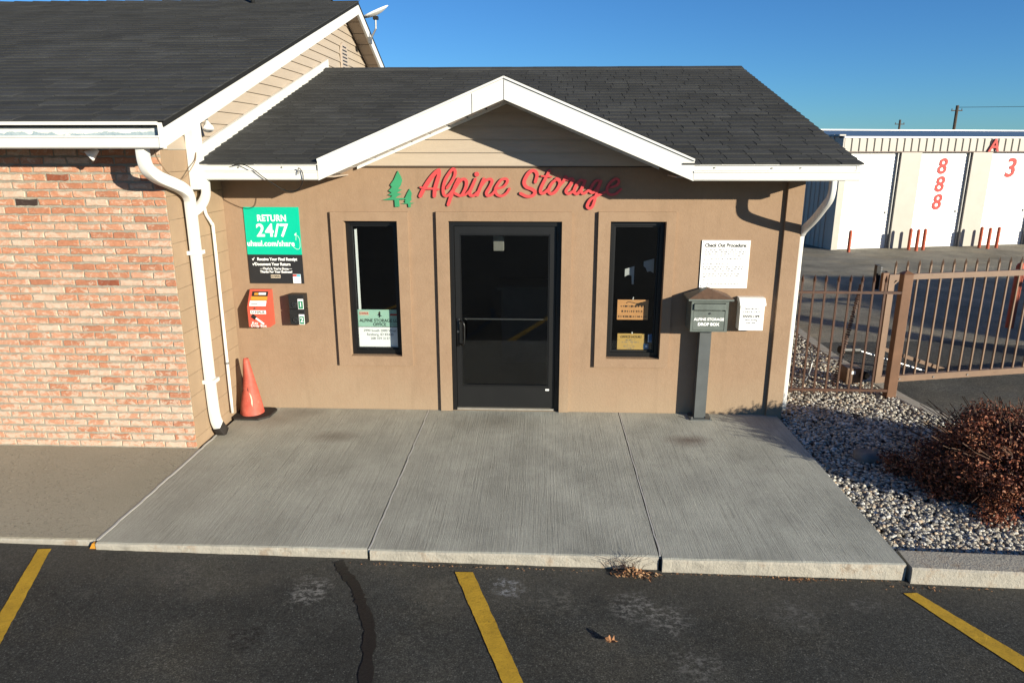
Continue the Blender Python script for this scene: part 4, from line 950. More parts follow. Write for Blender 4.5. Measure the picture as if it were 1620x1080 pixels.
obj('sticker_band', MB().box(-2.494, -2.458, yy - .002, yy - .001, 1.428, 1.452), 'sky_print', rs)
dashes('print', [(-2.525, -2.468, 1.412), (-2.51, -2.48, 1.385)], rs, yy - .0012, 'ink', 3, .005)

kb = thing('key_drop_box', 'red key drop box with a sloped top under the teal sign', 'key box', (-2.87, -.004, .93))
prof = [(-.003, .93), (-.150, .93), (-.150, 1.135), (-.04, 1.300), (-.003, 1.300)]
o = obj('body', MB().prism(prof, 'x', -2.985, -2.765), 'red_box', kb); fix_normals(o)
yb_ = -.1512
obj('label_plate', MB().box(-2.955, -2.795, yb_ - .001, yb_ + .0005, 1.068, 1.105), 'white_paper', kb)
text('lettering', 'U-HAUL', -2.875, 1.0865, .038, 'ink', kb, yb_ - .0018, bold=.02, sx=1.05)
text('lettering', 'Key', -2.918, .972, .040, 'white_ink', kb, yb_ - .001, bold=.005)
text('lettering', 'Drop Box', -2.882, .944, .040, 'white_ink', kb, yb_ - .001, bold=.005)
mb = MB(); 
def rotrect(cx, cz, a, l, w): 
    ca, sa = math.cos(R(a)), math.sin(R(a)); return [(cx + x * ca - z * sa, cz + x * sa + z * ca) for x, z in ((-l / 2, -w / 2), (l / 2, -w / 2), (l / 2, w / 2), (-l / 2, w / 2))]
o = obj('key_head', MB().prism(rotrect(-2.925, 1.037, -40, .048, .040), 'y', yb_ - .002, yb_), 'ink', kb); fix_normals(o)
o = obj('key_blade', MB().prism(rotrect(-2.865, .993, -38, .10, .018), 'y', yb_ - .002, yb_), 'white_paper', kb); fix_normals(o)
# sloped top labels
sd = Vector((0, .11, .165)).normalized(); nn = Vector((0, -.165, .11)).normalized()
def slope_rect(x0, x1, s0, s1, m, name, off_=.001):
    b0 = Vector((0, -.150, 1.135)); pz = [b0 + sd * s_ + nn * off_ for s_ in (s0, s1)]
    mb = MB().add([(x0, pz[0].y, pz[0].z), (x1, pz[0].y, pz[0].z), (x1, pz[1].y, pz[1].z), (x0, pz[1].y, pz[1].z)], [(0, 1, 2, 3)]); return obj(name, mb, m, kb)
slope_rect(-2.965, -2.795, .015, .072, 'white_paper', 'label_plate'); slope_rect(-2.96, -2.79, .080, .120, 'orange_print', 'label_plate'); slope_rect(-2.955, -2.79, .122, .175, 'ink', 'label_plate')
slope_rect(-2.93, -2.89, .135, .160, 'orange_print', 'print_mark', .002); slope_rect(-2.885, -2.81, .138, .162, 'white_paper', 'print_mark', .002); slope_rect(-2.95, -2.88, .035, .045, 'ink_grey', 'print_mark', .002)
obj('lock', MB().tube([(-2.905, -.150, 1.125), (-2.905, -.158, 1.125)], .008, 10, up=(1, 0, 0)), 'chrome', kb)

lb = thing('lock_box', 'black double lock box numbered 1 and 2 right of the red key box', 'lock box', (-2.45, -.004, .95))
for (z0, z1) in ((.952, 1.110), (1.114, 1.262)):
    obj('body', MB().box(-2.565, -2.405, -.120, -.003, z0, z1, bev=.006), 'black_box', lb)
for z, nm in ((1.165, '1'), (1.005, '2')):
    p_ = obj('label_plate', MB().box(-2.468, -2.412, -.123, -.1205, z - .05, z + .055), 'white_paper', lb)
    obj('label_panel', MB().box(-2.463, -2.417, -.1245, -.1235, z - .045, z + .035), 'dkgreen_print', p_)
    text('lettering', nm, -2.44, z - .004, .068, 'white_ink', p_, -.1255, bold=.012)
    k_ = obj('keyhole_rim', MB().tube([(-2.505, -.120, z), (-2.505, -.131, z)], .026, 18, up=(1, 0, 0)), 'chrome', lb)
    obj('keyhole', MB().tube([(-2.505, -.131, z), (-2.505, -.134, z)], .017, 14, up=(1, 0, 0)), 'black_box', k_)

tc = thing('traffic_cone', 'faded red traffic cone with a torn hole, standing in the corner by the door wall', 'traffic cone', (-3.0, -.2, 0))
cc = [(0.118, .018), (.112, .06), (.100, .14), (.080, .27), (.060, .40), (.042, .51), (.030, .585), (.024, .612), (.019, .612), (.024, .55)]
o = obj('body', MB().lathe(-3.01, -.215, cc, 28), 'cone', tc, True)
for v in o.data.vertices:
    h_ = v.co.z; v.co.x += -.045 * h_ * h_ * .6 + .006 * math.sin(9 * h_ + v.co.y * 30); v.co.y += .004 * math.sin(13 * h_ + v.co.x * 40)
bs = [(-3.17, -.36), (-3.14, -.385), (-2.89, -.385), (-2.80, -.30), (-2.79, -.10), (-2.83, -.055), (-3.10, -.055), (-3.175, -.10)]
o = obj('base', MB().prism(bs, 'z', .001, .022), 'rubber', tc); fix_normals(o)
def cone_patch(a0, a1, z0, z1, pts, m, name):
    mb = MB(); vs = []
    for (u, v) in pts:
        a = R(a0 + (a1 - a0) * u); z = z0 + (z1 - z0) * v; r = np.interp(z, [q[1] for q in cc[:8]], [q[0] for q in cc[:8]]) + .0015
        vs.append((-3.01 + r * math.cos(a) - .045 * z * z * .6, -.215 + r * math.sin(a), z))
    mb.add(vs, [tuple(range(len(vs)))]); return obj(name, mb, m, tc)
cone_patch(-90, -60, .22, .33, [(.1, .7), (.35, .45), (.6, .75), (.9, .9), (.7, .98), (.3, 1)], 'black_box', 'tear_hole')
cone_patch(-80, -55, .12, .27, [(.2, .95), (.5, .5), (.45, .2), (.65, 0), (.8, .4), (.6, .85), (.4, 1)], 'beige_print', 'scuff')
cone_patch(-150, -118, .26, .30, [(.0, .0), (.5, .4), (1, .9), (1, 1), (.5, .6), (0, .3)], 'black_box', 'crack')
cone_patch(-163, -150, .27, .33, [(.0, .0), (.5, .1), (1, .7), (.6, 1), (.2, .6)], 'white_paper', 'scuff')

# poster
np_ = thing('notice_poster', 'white Check Out Procedure notice screwed to the wall above the drop box', 'notice', (1.82, -.004, 1.345))
obj('board', MB().box(1.586, 2.058, -.012, -.003, 1.346, 1.822), 'white_paper', np_)
text('lettering', 'Check Out Procedure:', 1.818, 1.772, .048, 'ink', np_, -.0130, bold=.03, shear=.12, sx=.92)
rows = []
for z, a, b_ in ((1.728, 1.62, 2.02), (1.710, 1.62, 2.035), (1.692, 1.62, 2.01), (1.674, 1.62, 1.985), (1.642, 1.615, 1.99), (1.625, 1.615, 1.67), (1.590, 1.61, 1.87), (1.558, 1.61, 2.01), (1.540, 1.615, 2.015), (1.522, 1.615, 1.93), (1.490, 1.615, 1.98), (1.472, 1.615, 1.985), (1.456, 1.615, 1.66), (1.424, 1.62, 1.90), (1.390, 1.62, 1.99)): rows.append((a, b_, z))
dashes('print', rows, np_, -.0122, 'ink', 9, .0095)
mb = MB()
for x, z in ((1.602, 1.806), (2.038, 1.806), (1.602, 1.366), (2.04, 1.366)): mb.tube([(x, -.012, z), (x, -.0145, z)], .005, 8, up=(1, 0, 0))
obj('screw_head', mb, 'galv', np_)

# drop box on post
db = thing('drop_box', 'grey green ALPINE STORAGE DROP BOX with rusty roof on a dark post', 'drop box', (1.66, -.13, 0))
obj('post', MB().box(1.598, 1.712, -.145, -.045, .012, .955), 'grey_post', db)
obj('base_plate', MB().box(1.55, 1.77, -.20, -.012, .001, .012), 'grey_post', db)
mb = MB(); 
for x in (1.565, 1.755): mb.tube([(x, -.185, .012), (x, -.185, .035)], .008, 6, up=(1, 0, 0))
obj('bolt', mb, 'galv', db)
obj('body', MB().holes(1.470, 1.828, .958, 1.262, [(1.492, 1.800, .97, 1.245)], -.268, -.245).box(1.472, 1.826, -.2445, -.02, .9585, 1.2615), 'grey_green', db)
obj('door', MB().box(1.494, 1.798, -.264, -.246, .972, 1.165, bev=.003), 'grey_green', db)
text('lettering', 'ALPINE STORAGE', 1.647, 1.082, .037, 'white_ink', db, -.2655, bold=.035)
text('lettering', 'DROP BOX', 1.645, 1.032, .041, 'white_ink', db, -.2655, bold=.045)
obj('lock', MB().tube([(1.655, -.264, 1.142), (1.655, -.272, 1.142)], .010, 10, up=(1, 0, 0)), 'chrome', db)
obj('flap', MB().box(1.493, 1.799, -.284, -.248, 1.178, 1.238, bev=.004), 'grey_green', db)
rf = MB().add([(1.432, -.305, 1.272), (1.866, -.305, 1.272), (1.866, -.005, 1.272), (1.432, -.005, 1.272), (1.432, -.305, 1.290), (1.866, -.305, 1.290), (1.866, -.005, 1.290), (1.432, -.005, 1.290), (1.645, -.12, 1.368), (1.65, -.06, 1.368)],
    [(0, 3, 2, 1), (0, 1, 5, 4), (1, 2, 6, 5), (2, 3, 7, 6), (3, 0, 4, 7), (4, 5, 8), (5, 6, 9, 8), (6, 7, 9), (7, 4, 8, 9)])
r_ = obj('roof', rf, ['rust', 'grey_green'], db); r_.data.polygons.foreach_set('material_index', [1, 1, 1, 1, 1, 0, 0, 0, 1]); fix_normals(r_)

eb = thing('envelope_box', 'small white wall box lettered CHECK OUT ENVELOPE right of the drop box', 'box', (2.1, -.004, .94))
o = obj('body', MB().prism([(-.003, .940), (-.122, .940), (-.122, 1.215), (-.095, 1.222), (-.003, 1.222)], 'x', 1.983, 2.220), 'white_plastic', eb); fix_normals(o)
o = obj('lid', MB().prism([(-.003, 1.223), (-.132, 1.190), (-.136, 1.196), (-.136, 1.212), (-.085, 1.262), (-.003, 1.264)], 'x', 1.974, 2.229), 'white_plastic', eb); fix_normals(o)
for tx, z, sz, mm in (('Please fill out a', 1.160, .025, 'ink_grey'), ('CHECK OUT', 1.128, .031, 'ink_grey'), ('ENVELOPE', 1.082, .038, 'ink'), ('when leaving', 1.046, .026, 'ink_grey'), ('your unit', 1.020, .026, 'ink_grey')):
    text('lettering', tx, 2.097, z, sz, mm, eb, -.1232, bold=.015 if mm == 'ink' else 0, sx=.95)

# signs in the windows
ws = thing('window_sign', 'mint and white ALPINE STORAGE LLC OFFICE sign standing inside the left window', 'sign', (-1.68, .1, .66))
obj('board', MB().box(-1.918, -1.452, .096, .100, .648, .884), 'white_paper', ws)
obj('board', MB().box(-1.918, -1.452, .096, .100, .8845, 1.068), 'mint', ws)['label'] = 'mint green upper half of the sign'
obj('rule', MB().box(-1.918, -1.452, .0945, .096, .880, .885), 'ink', ws)
yw = .0945
text('lettering', 'ALPINE STORAGE LLC', -1.685, .950, .047, 'ink', ws, yw, sx=.93, bold=.01)
text('lettering', 'OFFICE', -1.69, .908, .047, 'ink', ws, yw, sx=.93, bold=.01)
for tx, z in (('2990 South 2000 West', .842), ('Rexburg, ID 83440', .800), ('208 359 3137', .757)): text('lettering', tx, -1.69, z, .037, 'ink_grey', ws, yw)
pl_ = obj('logo_plate', MB().box(-1.90, -1.80, .0942, .0955, 1.005, 1.050), 'beige_print', ws); text('lettering', 'U-HAUL', -1.85, 1.0275, .026, 'red_print', pl_, .0932, bold=.03)
obj('logo_plate', MB().box(-1.575, -1.475, .0942, .0955, 1.006, 1.024), 'red_print', ws)
o = obj('pine_mark', MB().prism([(-1.70, .985), (-1.69, 1.0), (-1.71, 1.01), (-1.695, 1.02), (-1.70, 1.03), (-1.685, 1.052), (-1.676, 1.04), (-1.678, 1.01), (-1.66, 1.0), (-1.68, .998), (-1.683, .985)], 'y', .0935, .095), 'ink', ws); fix_normals(o)
g1 = thing('wood_plaque', 'orange wooden plaque with a scroll hung in the right window, the upper one', 'sign', (.95, .1, .98))
obj('board', MB().box(.790, 1.108, .096, .106, .985, 1.196, bev=.002), 'wood1', g1)
dashes('print', [(.825, 1.075, 1.128), (.835, 1.07, 1.075), (.805, 1.095, 1.020)], g1, .0950, 'ink', 4, .020)
c = catmull([(.88, 0, 1.160), (.90, 0, 1.174), (.94, 0, 1.168), (.98, 0, 1.158), (1.02, 0, 1.162), (1.035, 0, 1.17)], 5); obj('scroll_mark', MB().sweep([(p.x, .0948, p.z) for p in c], [(-.003, -.0005), (.003, -.0005), (.003, .0005), (-.003, .0005)], up=(0, 1, 0)), 'ink', g1)
obj('hook', MB().tube([(.945, .094, 1.197), (.950, .094, 1.225)], .004, 6, up=(1, 0, 0)), 'white_plastic', g1)
g2 = thing('wood_plaque', 'golden wooden OFFICE HOURS plaque on the right window ledge, the lower one', 'sign', (.95, .1, .66))
obj('board', MB().box(.803, 1.088, .096, .104, .655, .838, bev=.002), 'wood2', g2)
text('lettering', 'OFFICE HOURS', .943, .802, .036, 'ink', g2, .0945, sx=.9, shear=.15)
dashes('print', [(.89, .99, .768), (.85, 1.03, .745), (.91, .97, .722), (.87, 1.0, .700), (.90, .98, .678)], g2, .0950, 'ink_grey', 5, .010)
obj('hook', MB().tube([(.952, .094, .838), (.952, .094, .856)], .006, 6, up=(1, 0, 0)), 'white_plastic', g2)
sk = thing('window_sticker', 'pair of small blue stickers beside the golden plaque in the right window', 'sticker', (1.12, .09, .70))
obj('sticker', MB().box(1.080, 1.128, .0905, .092, .675, .732), 'blue_print', sk); obj('sticker', MB().box(1.118, 1.160, .093, .0945, .745, .835), 'blue_print', sk)
obj('sticker_mark', MB().box(1.094, 1.114, .0892, .0905, .692, .716), 'white_ink', sk); obj('sticker_mark', MB().box(1.120, 1.129, .0918, .093, .75, .83), 'white_ink', sk)

# flood lights
def flood(loc, d, label, brk):
    t = thing('flood_light', label, 'flood light', loc)
    p = Vector(loc); d = Vector(d).normalized(); mb = MB()
    for r0, r1, s0, s1 in ((.014, .022, 0, .02), (.022, .046, .02, .075), (.046, .048, .075, .09)):
        seg = 14; sd_ = d.orthogonal().normalized(); u_ = d.cross(sd_); b0 = len(mb.v)
        for r_, s_ in ((r0, s0), (r1, s1)):
            for k in range(seg): a = 2 * math.pi * k / seg; q = p + d * s_ + (sd_ * math.cos(a) + u_ * math.sin(a)) * r_; mb.v.append(q[:])
        for k in range(seg): mb.f.append((b0 + k, b0 + (k + 1) % seg, b0 + seg + (k + 1) % seg, b0 + seg + k)); mb.mi.append(0)
    mb.f.append(tuple(range(len(mb.v) - 14, len(mb.v)))); mb.mi.append(0)
    o = obj('lamp_head', mb, 'white_plastic', t, True); fix_normals(o)
    obj('bracket', MB().tube([p[:], brk], .010, 8, up=(.3, 1, .2)).tube([brk, (brk[0], brk[1], brk[2] + .012)], .04, 12, up=(1, 0, 0)), 'grey_post', t)
flood((-3.60, -1.28, 2.685), (-.5, -.35, -.45), 'white flood light under the brick wing eave above the wall', (-3.53, -1.25, 2.695))
flood((-3.08, -.40, 2.935), (.25, -.4, -.6), 'small flood light under the left rake by the white corner board', (-3.12, -.32, 3.06))

# cables
def cable(name, pts_, r, m, label):
    o = obj(name, MB().tube(catmull(pts_, 8), r, 6, up=(.2, .3, .9)), m, None, True); tag(o, label, 'cable')
cable('cable', [(-2.79, -.622, 2.545), (-2.70, -.63, 2.56), (-2.60, -.63, 2.515), (-2.52, -.625, 2.45), (-2.44, -.622, 2.395), (-2.35, -.60, 2.335), (-2.27, -.60, 2.318), (-2.20, -.60, 2.345), (-2.155, -.615, 2.42), (-2.155, -.622, 2.49), (-2.185, -.622, 2.525), (-2.195, -.622, 2.47)], .0042, 'cable', 'loose black cable looping below the office gutter near its left end')
cable('cable', [(-3.10, -1.34, 2.68), (-3.13, -1.25, 2.61), (-3.13, -1.12, 2.50), (-3.12, -.98, 2.44), (-3.11, -.86, 2.46), (-3.09, -.70, 2.58), (-3.09, -.66, 2.66)], .0045, 'cable_tan', 'tan cable sagging across the painted block side wall behind the large downspout')

# dish
sd_t = thing('satellite_dish', 'white satellite dish on a bent mast behind the gable peak of the brick wing', 'satellite dish', (-2.86, 5.55, 4.6))
mb = MB(); ctr = Vector((-2.76, 5.5, 4.80)); ax = Vector((.62, -.35, .70)).normalized(); ax = Vector((-.38, -.19, .92)).normalized(); u_ = ax.orthogonal().normalized(); v_ = ax.cross(u_)
for i in range(6):
    r_ = .26 * i / 5
    for k in range(20): a = 2 * math.pi * k / 20; q = ctr + (u_ * math.cos(a) + v_ * math.sin(a) * .9) * r_ + ax * (.9 * r_ * r_); mb.v.append(q[:])
for i in range(5):
    for k in range(20): mb.f.append((i * 20 + k, i * 20 + (k + 1) % 20, (i + 1) * 20 + (k + 1) % 20, (i + 1) * 20 + k)); mb.mi.append(0)
o = obj('reflector', mb, 'white_plastic', sd_t, True)
md = o.modifiers.new('thick', 'SOLIDIFY'); md.thickness = .012
obj('mast', MB().tube([(-2.77, 5.5, 4.79), (-2.775, 5.5, 4.60), (-2.88, 5.5, 4.42)], .016, 8, up=(1, 0, 0)), 'galv', sd_t)
obj('bracket', MB().box(-2.81, -2.73, 5.46, 5.54, 4.74, 4.79), 'black_box', sd_t)
obj('foot', MB().box(-2.899, -2.86, 5.44, 5.56, 4.37, 4.47), 'galv', sd_t)

# ------------------------------------------------------------------ fence
fn = thing('metal_fence', 'brown steel picket fence with spear tips between the office corner and the gate post', 'fence', (3.4, .76, -.08))
FY = .76
obj('rail', MB().box(2.60, 3.965, FY - .015, FY + .015, 1.147, 1.175), 'fence', fn); obj('rail', MB().box(2.60, 3.965, FY - .015, FY + .015, .012, .040), 'fence', fn)
def picket(x, y, z0, z1, tip, w=.0095):
    mb = MB().box(x - w, x + w, y - w, y + w, z0, z1)
    mb.add([(x - .017, y, z1 + .03), (x, y - .017, z1 + .03), (x + .017, y, z1 + .03), (x, y + .017, z1 + .03), (x, y, z1 + tip), (x - w, y - w, z1), (x + w, y - w, z1), (x + w, y + w, z1), (x - w, y + w, z1)],
           [(0, 1, 4), (1, 2, 4), (2, 3, 4), (3, 0, 4), (5, 6, 1, 0), (6, 7, 2, 1), (7, 8, 3, 2), (8, 5, 0, 3)]); return mb
base = obj('picket', picket(2.756, FY, -.01, 1.275, .085), 'fence', fn, origin=(2.756, FY, -.01))
for k in range(1, 9):
    o = base.copy(); S.collection.objects.link(o); o.location.x += .1295 * k; o.rotation_euler = (0, random.uniform(-.004, .004), 0)
obj('post', MB().box(2.575, 2.615, FY - .02, FY + .02, -.1, 1.22), 'fence', fn)
gp = thing('gate_post', 'square brown steel post at the end of the picket fence', 'post', (4.02, .80, -.1))
obj('shaft', MB().box(3.968, 4.072, .745, .850, -.12, 1.365, bev=.006), 'post_brown', gp)
obj('cap', MB().add([(3.958, .735, 1.366), (4.082, .735, 1.366), (4.082, .860, 1.366), (3.958, .860, 1.366), (4.02, .797, 1.405)], [(0, 1, 4), (1, 2, 4), (2, 3, 4), (3, 0, 4), (3, 2, 1, 0)]), 'post_brown', gp)

# sliding gate, turned 13 degrees
ga = R(13.0); gO = Vector((3.955, 1.08, -.10)); gx = Vector((math.cos(ga), math.sin(ga), 0)); gy = Vector((-math.sin(ga), math.cos(ga), 0))
gt = thing('sliding_gate', 'long tan brown steel gate with spear pickets across the drive', 'gate', gO[:])
GR = Matrix.Rotation(ga, 4, 'Z')
def gobj(name, mb, m, parent=None, parent_is=gt):
    o = obj(name, mb, m, None); o.data.transform(GR); o.parent = parent or parent_is; o.location = (0, 0, 0); return o
def gb(u0, u1, v0, v1, z0, z1): return MB().box(u0, u1, v0, v1, z0, z1)
gobj('bottom_rail', gb(.0, 7.5, -.03, .03, .115, .190), 'gate'); gobj('top_rail', gb(.0, 7.5, -.03, .03, 1.345, 1.410), 'gate')
gobj('stile', gb(.0, .065, -.03, .03, .1905, 1.3445), 'gate')
gobj('catch', gb(-.075, -.002, -.02, .02, 1.22, 1.43), 'post_brown'); gobj('brace', MB().beam((.07, 0, 1.28), (.14, 0, 1.34), .02, .02), 'gate')
pkm = None
for k in range(48):
    u = .095 + .1525 * k
    if pkm is None: o = gobj('picket', picket(0, 0, 0, 1.395, .075, .009), 'gate'); pkm = o
    else: o = pkm.copy(); S.collection.objects.link(o)
    o.location = GR @ Vector((u, .012, .10))
mb = MB()
for u in (.32, .78, 1.25): mb.tube([(u, -.03, .15), (u, -.040, .15)], .010, 8, up=(1, 0, 0))
gobj('bolt', mb, 'galv')

# gate operator, arm, ribbed hose and braces
go = thing('gate_operator', 'tan gate motor box with black motor behind the picket fence', 'gate motor', (3.8, 1.35, -.1))
obj('housing', MB().box(3.70, 3.88, 1.22, 1.42, -.07, .14, bev=.012), 'gate', go)
obj('label_plate', MB().box(3.745, 3.80, 1.215, 1.2195, .07, .11), 'white_paper', go)
obj('motor', MB().tube([(3.90, 1.20, .06), (3.90, 1.40, .06)], .055, 14, up=(0, 0, 1)), 'black_box', go); obj('sprocket', MB().tube([(3.93, 1.19, .06), (3.93, 1.205, .06)], .03, 12), 'chrome', go)
obj('arm_housing', MB().tube([(3.68, 1.45, .31), (3.93, 1.52, .29)], .050, 12), 'black_box', go)
obj('base_pad', MB().box(3.45, 4.02, 1.12, 1.46, -.10, -.072), 'curb', go)
rh = MB(); a_, b_ = Vector((3.52, 1.14, -.06)), Vector((3.86, 1.5, 1.12))
for i in range(46):
    p0, p1 = a_.lerp(b_, i / 46), a_.lerp(b_, (i + .6) / 46); rh.tube([p0[:], p1[:]], .028 if i % 2 else .022, 8)
tag(obj('ribbed_hose', rh, 'fence', None), 'brown ribbed hose leaning from the gate motor up to the gate stile', 'hose')
rp = thing('roller_guide', 'black toothed guide at the top of the gate stile', 'guide', (3.88, 1.2, 1.12))
rk = MB()
for i in range(10): rk.box(3.905, 3.922, 1.16, 1.20, 1.13 + i * .026, 1.143 + i * .026)
obj('shaft', MB().box(3.86, 3.905, 1.16, 1.23, 1.12, 1.40), 'black_box', rp); obj('teeth', rk, 'galv', rp); obj('arm', MB().box(3.906, 3.985, 1.17, 1.20, 1.30, 1.33), 'black_box', rp)
br = MB(); 
for i in range(5):
    p0, p1 = Vector((4.30, 1.75, .26)).lerp(Vector((5.22, 1.86, -.06)), i / 5), Vector((4.30, 1.75, .26)).lerp(Vector((5.22, 1.86, -.06)), (i + .86) / 5); br.beam(p0[:], p1[:], .03, .045)
tag(obj('brace_bar', br, 'gate', None), 'tan slotted bar sloping down to the drive behind the gate', 'bar')
tag(obj('actuator_rod', MB().tube([(3.94, 1.53, .28), (4.85, 1.62, -.01)], .014, 8).tube([(4.18, 1.555, .205), (4.26, 1.565, .18)], .024, 8), 'galv', None), 'pale metal rod from the black arm housing through the gate', 'rod')

# conduit stub and twigs in the bed behind the fence
cable('hose', [(3.30, 1.35, .30), (3.31, 1.33, .16), (3.25, 1.25, .04), (3.16, 1.15, -.04)], .012, 'galv', 'pale bent conduit rising from the pebbles behind the fence')

# ------------------------------------------------------------------ storage building
sa = R(13.0); sO = Vector((8.394, 13.767, -.145)); SR = Matrix.Rotation(sa, 4, 'Z')
st = thing('storage_building', 'long beige self storage row with white roll-up doors and red numbers', 'storage building', sO[:])
def sobj(name, mb, m, parent=None):
    o = obj(name, mb, m, None); o.data.transform(SR); o.parent = parent or st; o.location = (0, 0, 0); return o
doors = [(.17 + 2.345 * k, 1.86 + 2.345 * k) for k in range(9)]
H = 2.72; top = 3.11; Ltot = 21.5
for k in range(-1, 9):   # pilasters
    a = doors[k][1] if k >= 0 else 0; b_ = doors[k + 1][0] if k < 8 else Ltot
    sobj('pilaster', MB().box(a, b_, 0, .25, 0, H), 'store_wall')
for k, (a, b_) in enumerate(doors):
    mb = MB(); z = .0
    prof = []
    nz = 54
    for i in range(nz + 1): z = H * i / nz; prof.append((.13 + (.008 if i % 2 else 0), z))
    for i in range(nz): mb.add([(a, prof[i][0], prof[i][1]), (b_, prof[i][0], prof[i][1]), (b_, prof[i + 1][0], prof[i + 1][1]), (a, prof[i + 1][0], prof[i + 1][1])], [(0, 1, 2, 3)])
    d = sobj('roll_up_door', mb, 'store_door'); 
    sobj('door_track', MB().box(b_ - .05, b_ - .001, .02, .125, 0, H - .002), simple('grey_track', (.2, .21, .22)) if k == 0 else 'grey_track', d) if False else sobj('door_track', MB().box(b_ - .06, b_ - .001, .06, .125, 0, H - .002), 'galv', d)
    sobj('latch', MB().box(b_ - .20, b_ - .13, .10, .128, 1.0, 1.06), 'galv', d)
sobj('header_backing', MB().box(0, Ltot, .03, .25, H + .001, top), 'store_wall')
pm = None
for k in range(90):
    u = .003 + k * .2375
    mb = MB().prism([(0, .030), (.012, .0), (.170, .0), (.182, .030)], 'z', 0, top - H - .03) if pm is None else None
    if pm is None:
        o = obj('wall_panel', mb, 'store_wall', None); fix_normals(o); o.data.transform(SR); o.parent = st; pm = o
    else: o = pm.copy(); S.collection.objects.link(o)
    o.location = SR @ Vector((u, -.002, H + .03))
sobj('header_trim', MB().box(-.01, Ltot, -.012, .028, H + .001, H + .028), 'fence'); 
sobj('eave_trim', MB().box(-.03, Ltot, -.03, .028, top - .002, top + .045), 'white')
sw_ = MB()
for i in range(40): sw_.box(-.012 if i % 2 else 0, .1, .26 + i * .22, .26 + i * .22 + .12, 0, top + .1)
sw_.box(.012, .2, .251, 9.2, 0, top + .1)
sobj('side_wall', sw_, 'store_wall'); 
sobj('corner_trim', MB().box(-.035, -.001, -.004, .245, 0, top - .004), 'store_wall')
ro = MB().add([(-.05, -.03, top + .046), (Ltot, -.03, top + .046), (Ltot, 4.8, top + .32), (-.05, 4.8, top + .32), (-.05, 9.6, top + .05), (Ltot, 9.6, top + .05)], [(0, 1, 2, 3), (3, 2, 5, 4), (0, 3, 4)])
sobj('roof', ro, 'store_roof'); sobj('ridge_trim', MB().box(-.06, Ltot, 4.75, 4.85, top + .322, top + .36), 'white')
sobj('rear_wall', MB().box(0.21, Ltot, 9.0, 9.2, 0, top), 'store_wall'); sobj('end_wall', MB().box(Ltot - .1, Ltot - .001, .26, 8.99, 0, top), 'store_wall')
def stext(s, u, v, z, size, parent=None, shear=.12, bold=.02, ext=.004):
    o = text('number', s, 0, 0, size, 'dig', None, bold=bold, shear=shear, rotz=13.0, ext=ext, place=(0, 0, 0)); o.parent = st; o.location = SR @ Vector((u, v, z)); return o
for z in (2.31, 1.80, 1.29): stext('8', 3.33, .122, z, .62)
stext('3', 5.66, .122, 2.25, .76); stext('A', 4.80, -.05, 2.90, .50, ext=.012)

# bollards
bo = None; spots = [(.18, -.5), (2.20, -.38), (2.25, -.62), (2.57, -.5), (4.56, -.38), (4.62, -.62), (5.03, -.5), (6.92, -.38), (6.98, -.62)]
names = ['orange red bollard at the left end of the storage row', 'orange red bollard before the first pilaster, left of its close pair', 'orange red bollard before the first pilaster, right of its close pair', 'lone orange red bollard right of the first close pair, before the 888 door',
         'orange red bollard before the second pilaster, left of its close pair', 'orange red bollard before the second pilaster, right of its close pair', 'lone orange red bollard right of the second close pair, below the number 3 door', 'orange red bollard at the far right storage pilaster, left of its pair', 'orange red bollard at the far right storage pilaster, right of its pair']
for (u, v), lb_ in zip(spots, names):
    p = sO + SR @ Vector((u, v, 0)); 
    if bo is None:
        o = obj('bollard', MB().lathe(0, 0, [(.045, 0), (.045, .57), (.036, .60), (.015, .615), (0, .62)], 14), 'bollard', None, True); bo = o
    else: o = bo.copy(); S.collection.objects.link(o)
    o.location = (p.x, p.y, -.145); tag(o, lb_, 'bollard', 'bollards before the storage doors')
o = obj('bollard', MB().lathe(7.70, 4.55, [(.062, -.15), (.062, .86), (.05, .90), (.02, .925), (0, .93)], 18), 'bollard', None, True)
tag(o, 'tall red bollard close behind the gate at the right edge', 'bollard')

# unseen building and pillar, added off frame to cast shadows across the drive
nb = thing('neighbour_storage_row', 'second beige storage row to the right, outside the frame, whose shadow lies on the yard', 'storage building', (22, -2, -.145))
obj('wall', MB().box(16.3, 34, -4.2, .35, -.145, 2.85), 'store_wall', nb); obj('roof', MB().box(16.2, 34.1, -4.3, .45, 2.851, 2.93), 'store_roof', nb)
tag(obj('keypad_pillar', MB().box(12.35, 12.75, -2.15, -1.85, -.145, 2.35, bev=.02), 'stucco'), 'stucco keypad pillar beside the drive, outside the frame', 'pillar')

# utility poles
def upole(x, y, h, label, r=.16, lean=0):
    t = thing('utility_pole', label, 'utility pole', (x, y, -.145))
    obj('pole', MB().tube([(x - lean, y, -.145), (x, y, h)], r, 8, up=(1, 0, 0)), 'pole_wood', t)
    obj('crossarm', MB().box(x - .9, x + .9, y - .06, y + .06, h - .9, h - .75), 'pole_wood', t)
    for dx in (-.8, 0, .8): obj('insulator', MB().tube([(x + dx, y, h - .75), (x + dx, y, h - .5)], .07, 6, up=(1, 0, 0)), 'grey_post', t)
upole(68.9, 120, 9.5, 'wooden utility pole above the storage roof, the larger one', .24); upole(69.3, 140, 7.95, 'wooden utility pole above the storage roof, the smaller and farther one', .2)
cable('power_line', [(68.9, 120, 9.2), (80, 118, 9.2), (90, 116, 9.3), (104, 113, 9.9)], .035, 'cable', 'thin power line running right from the larger utility pole')

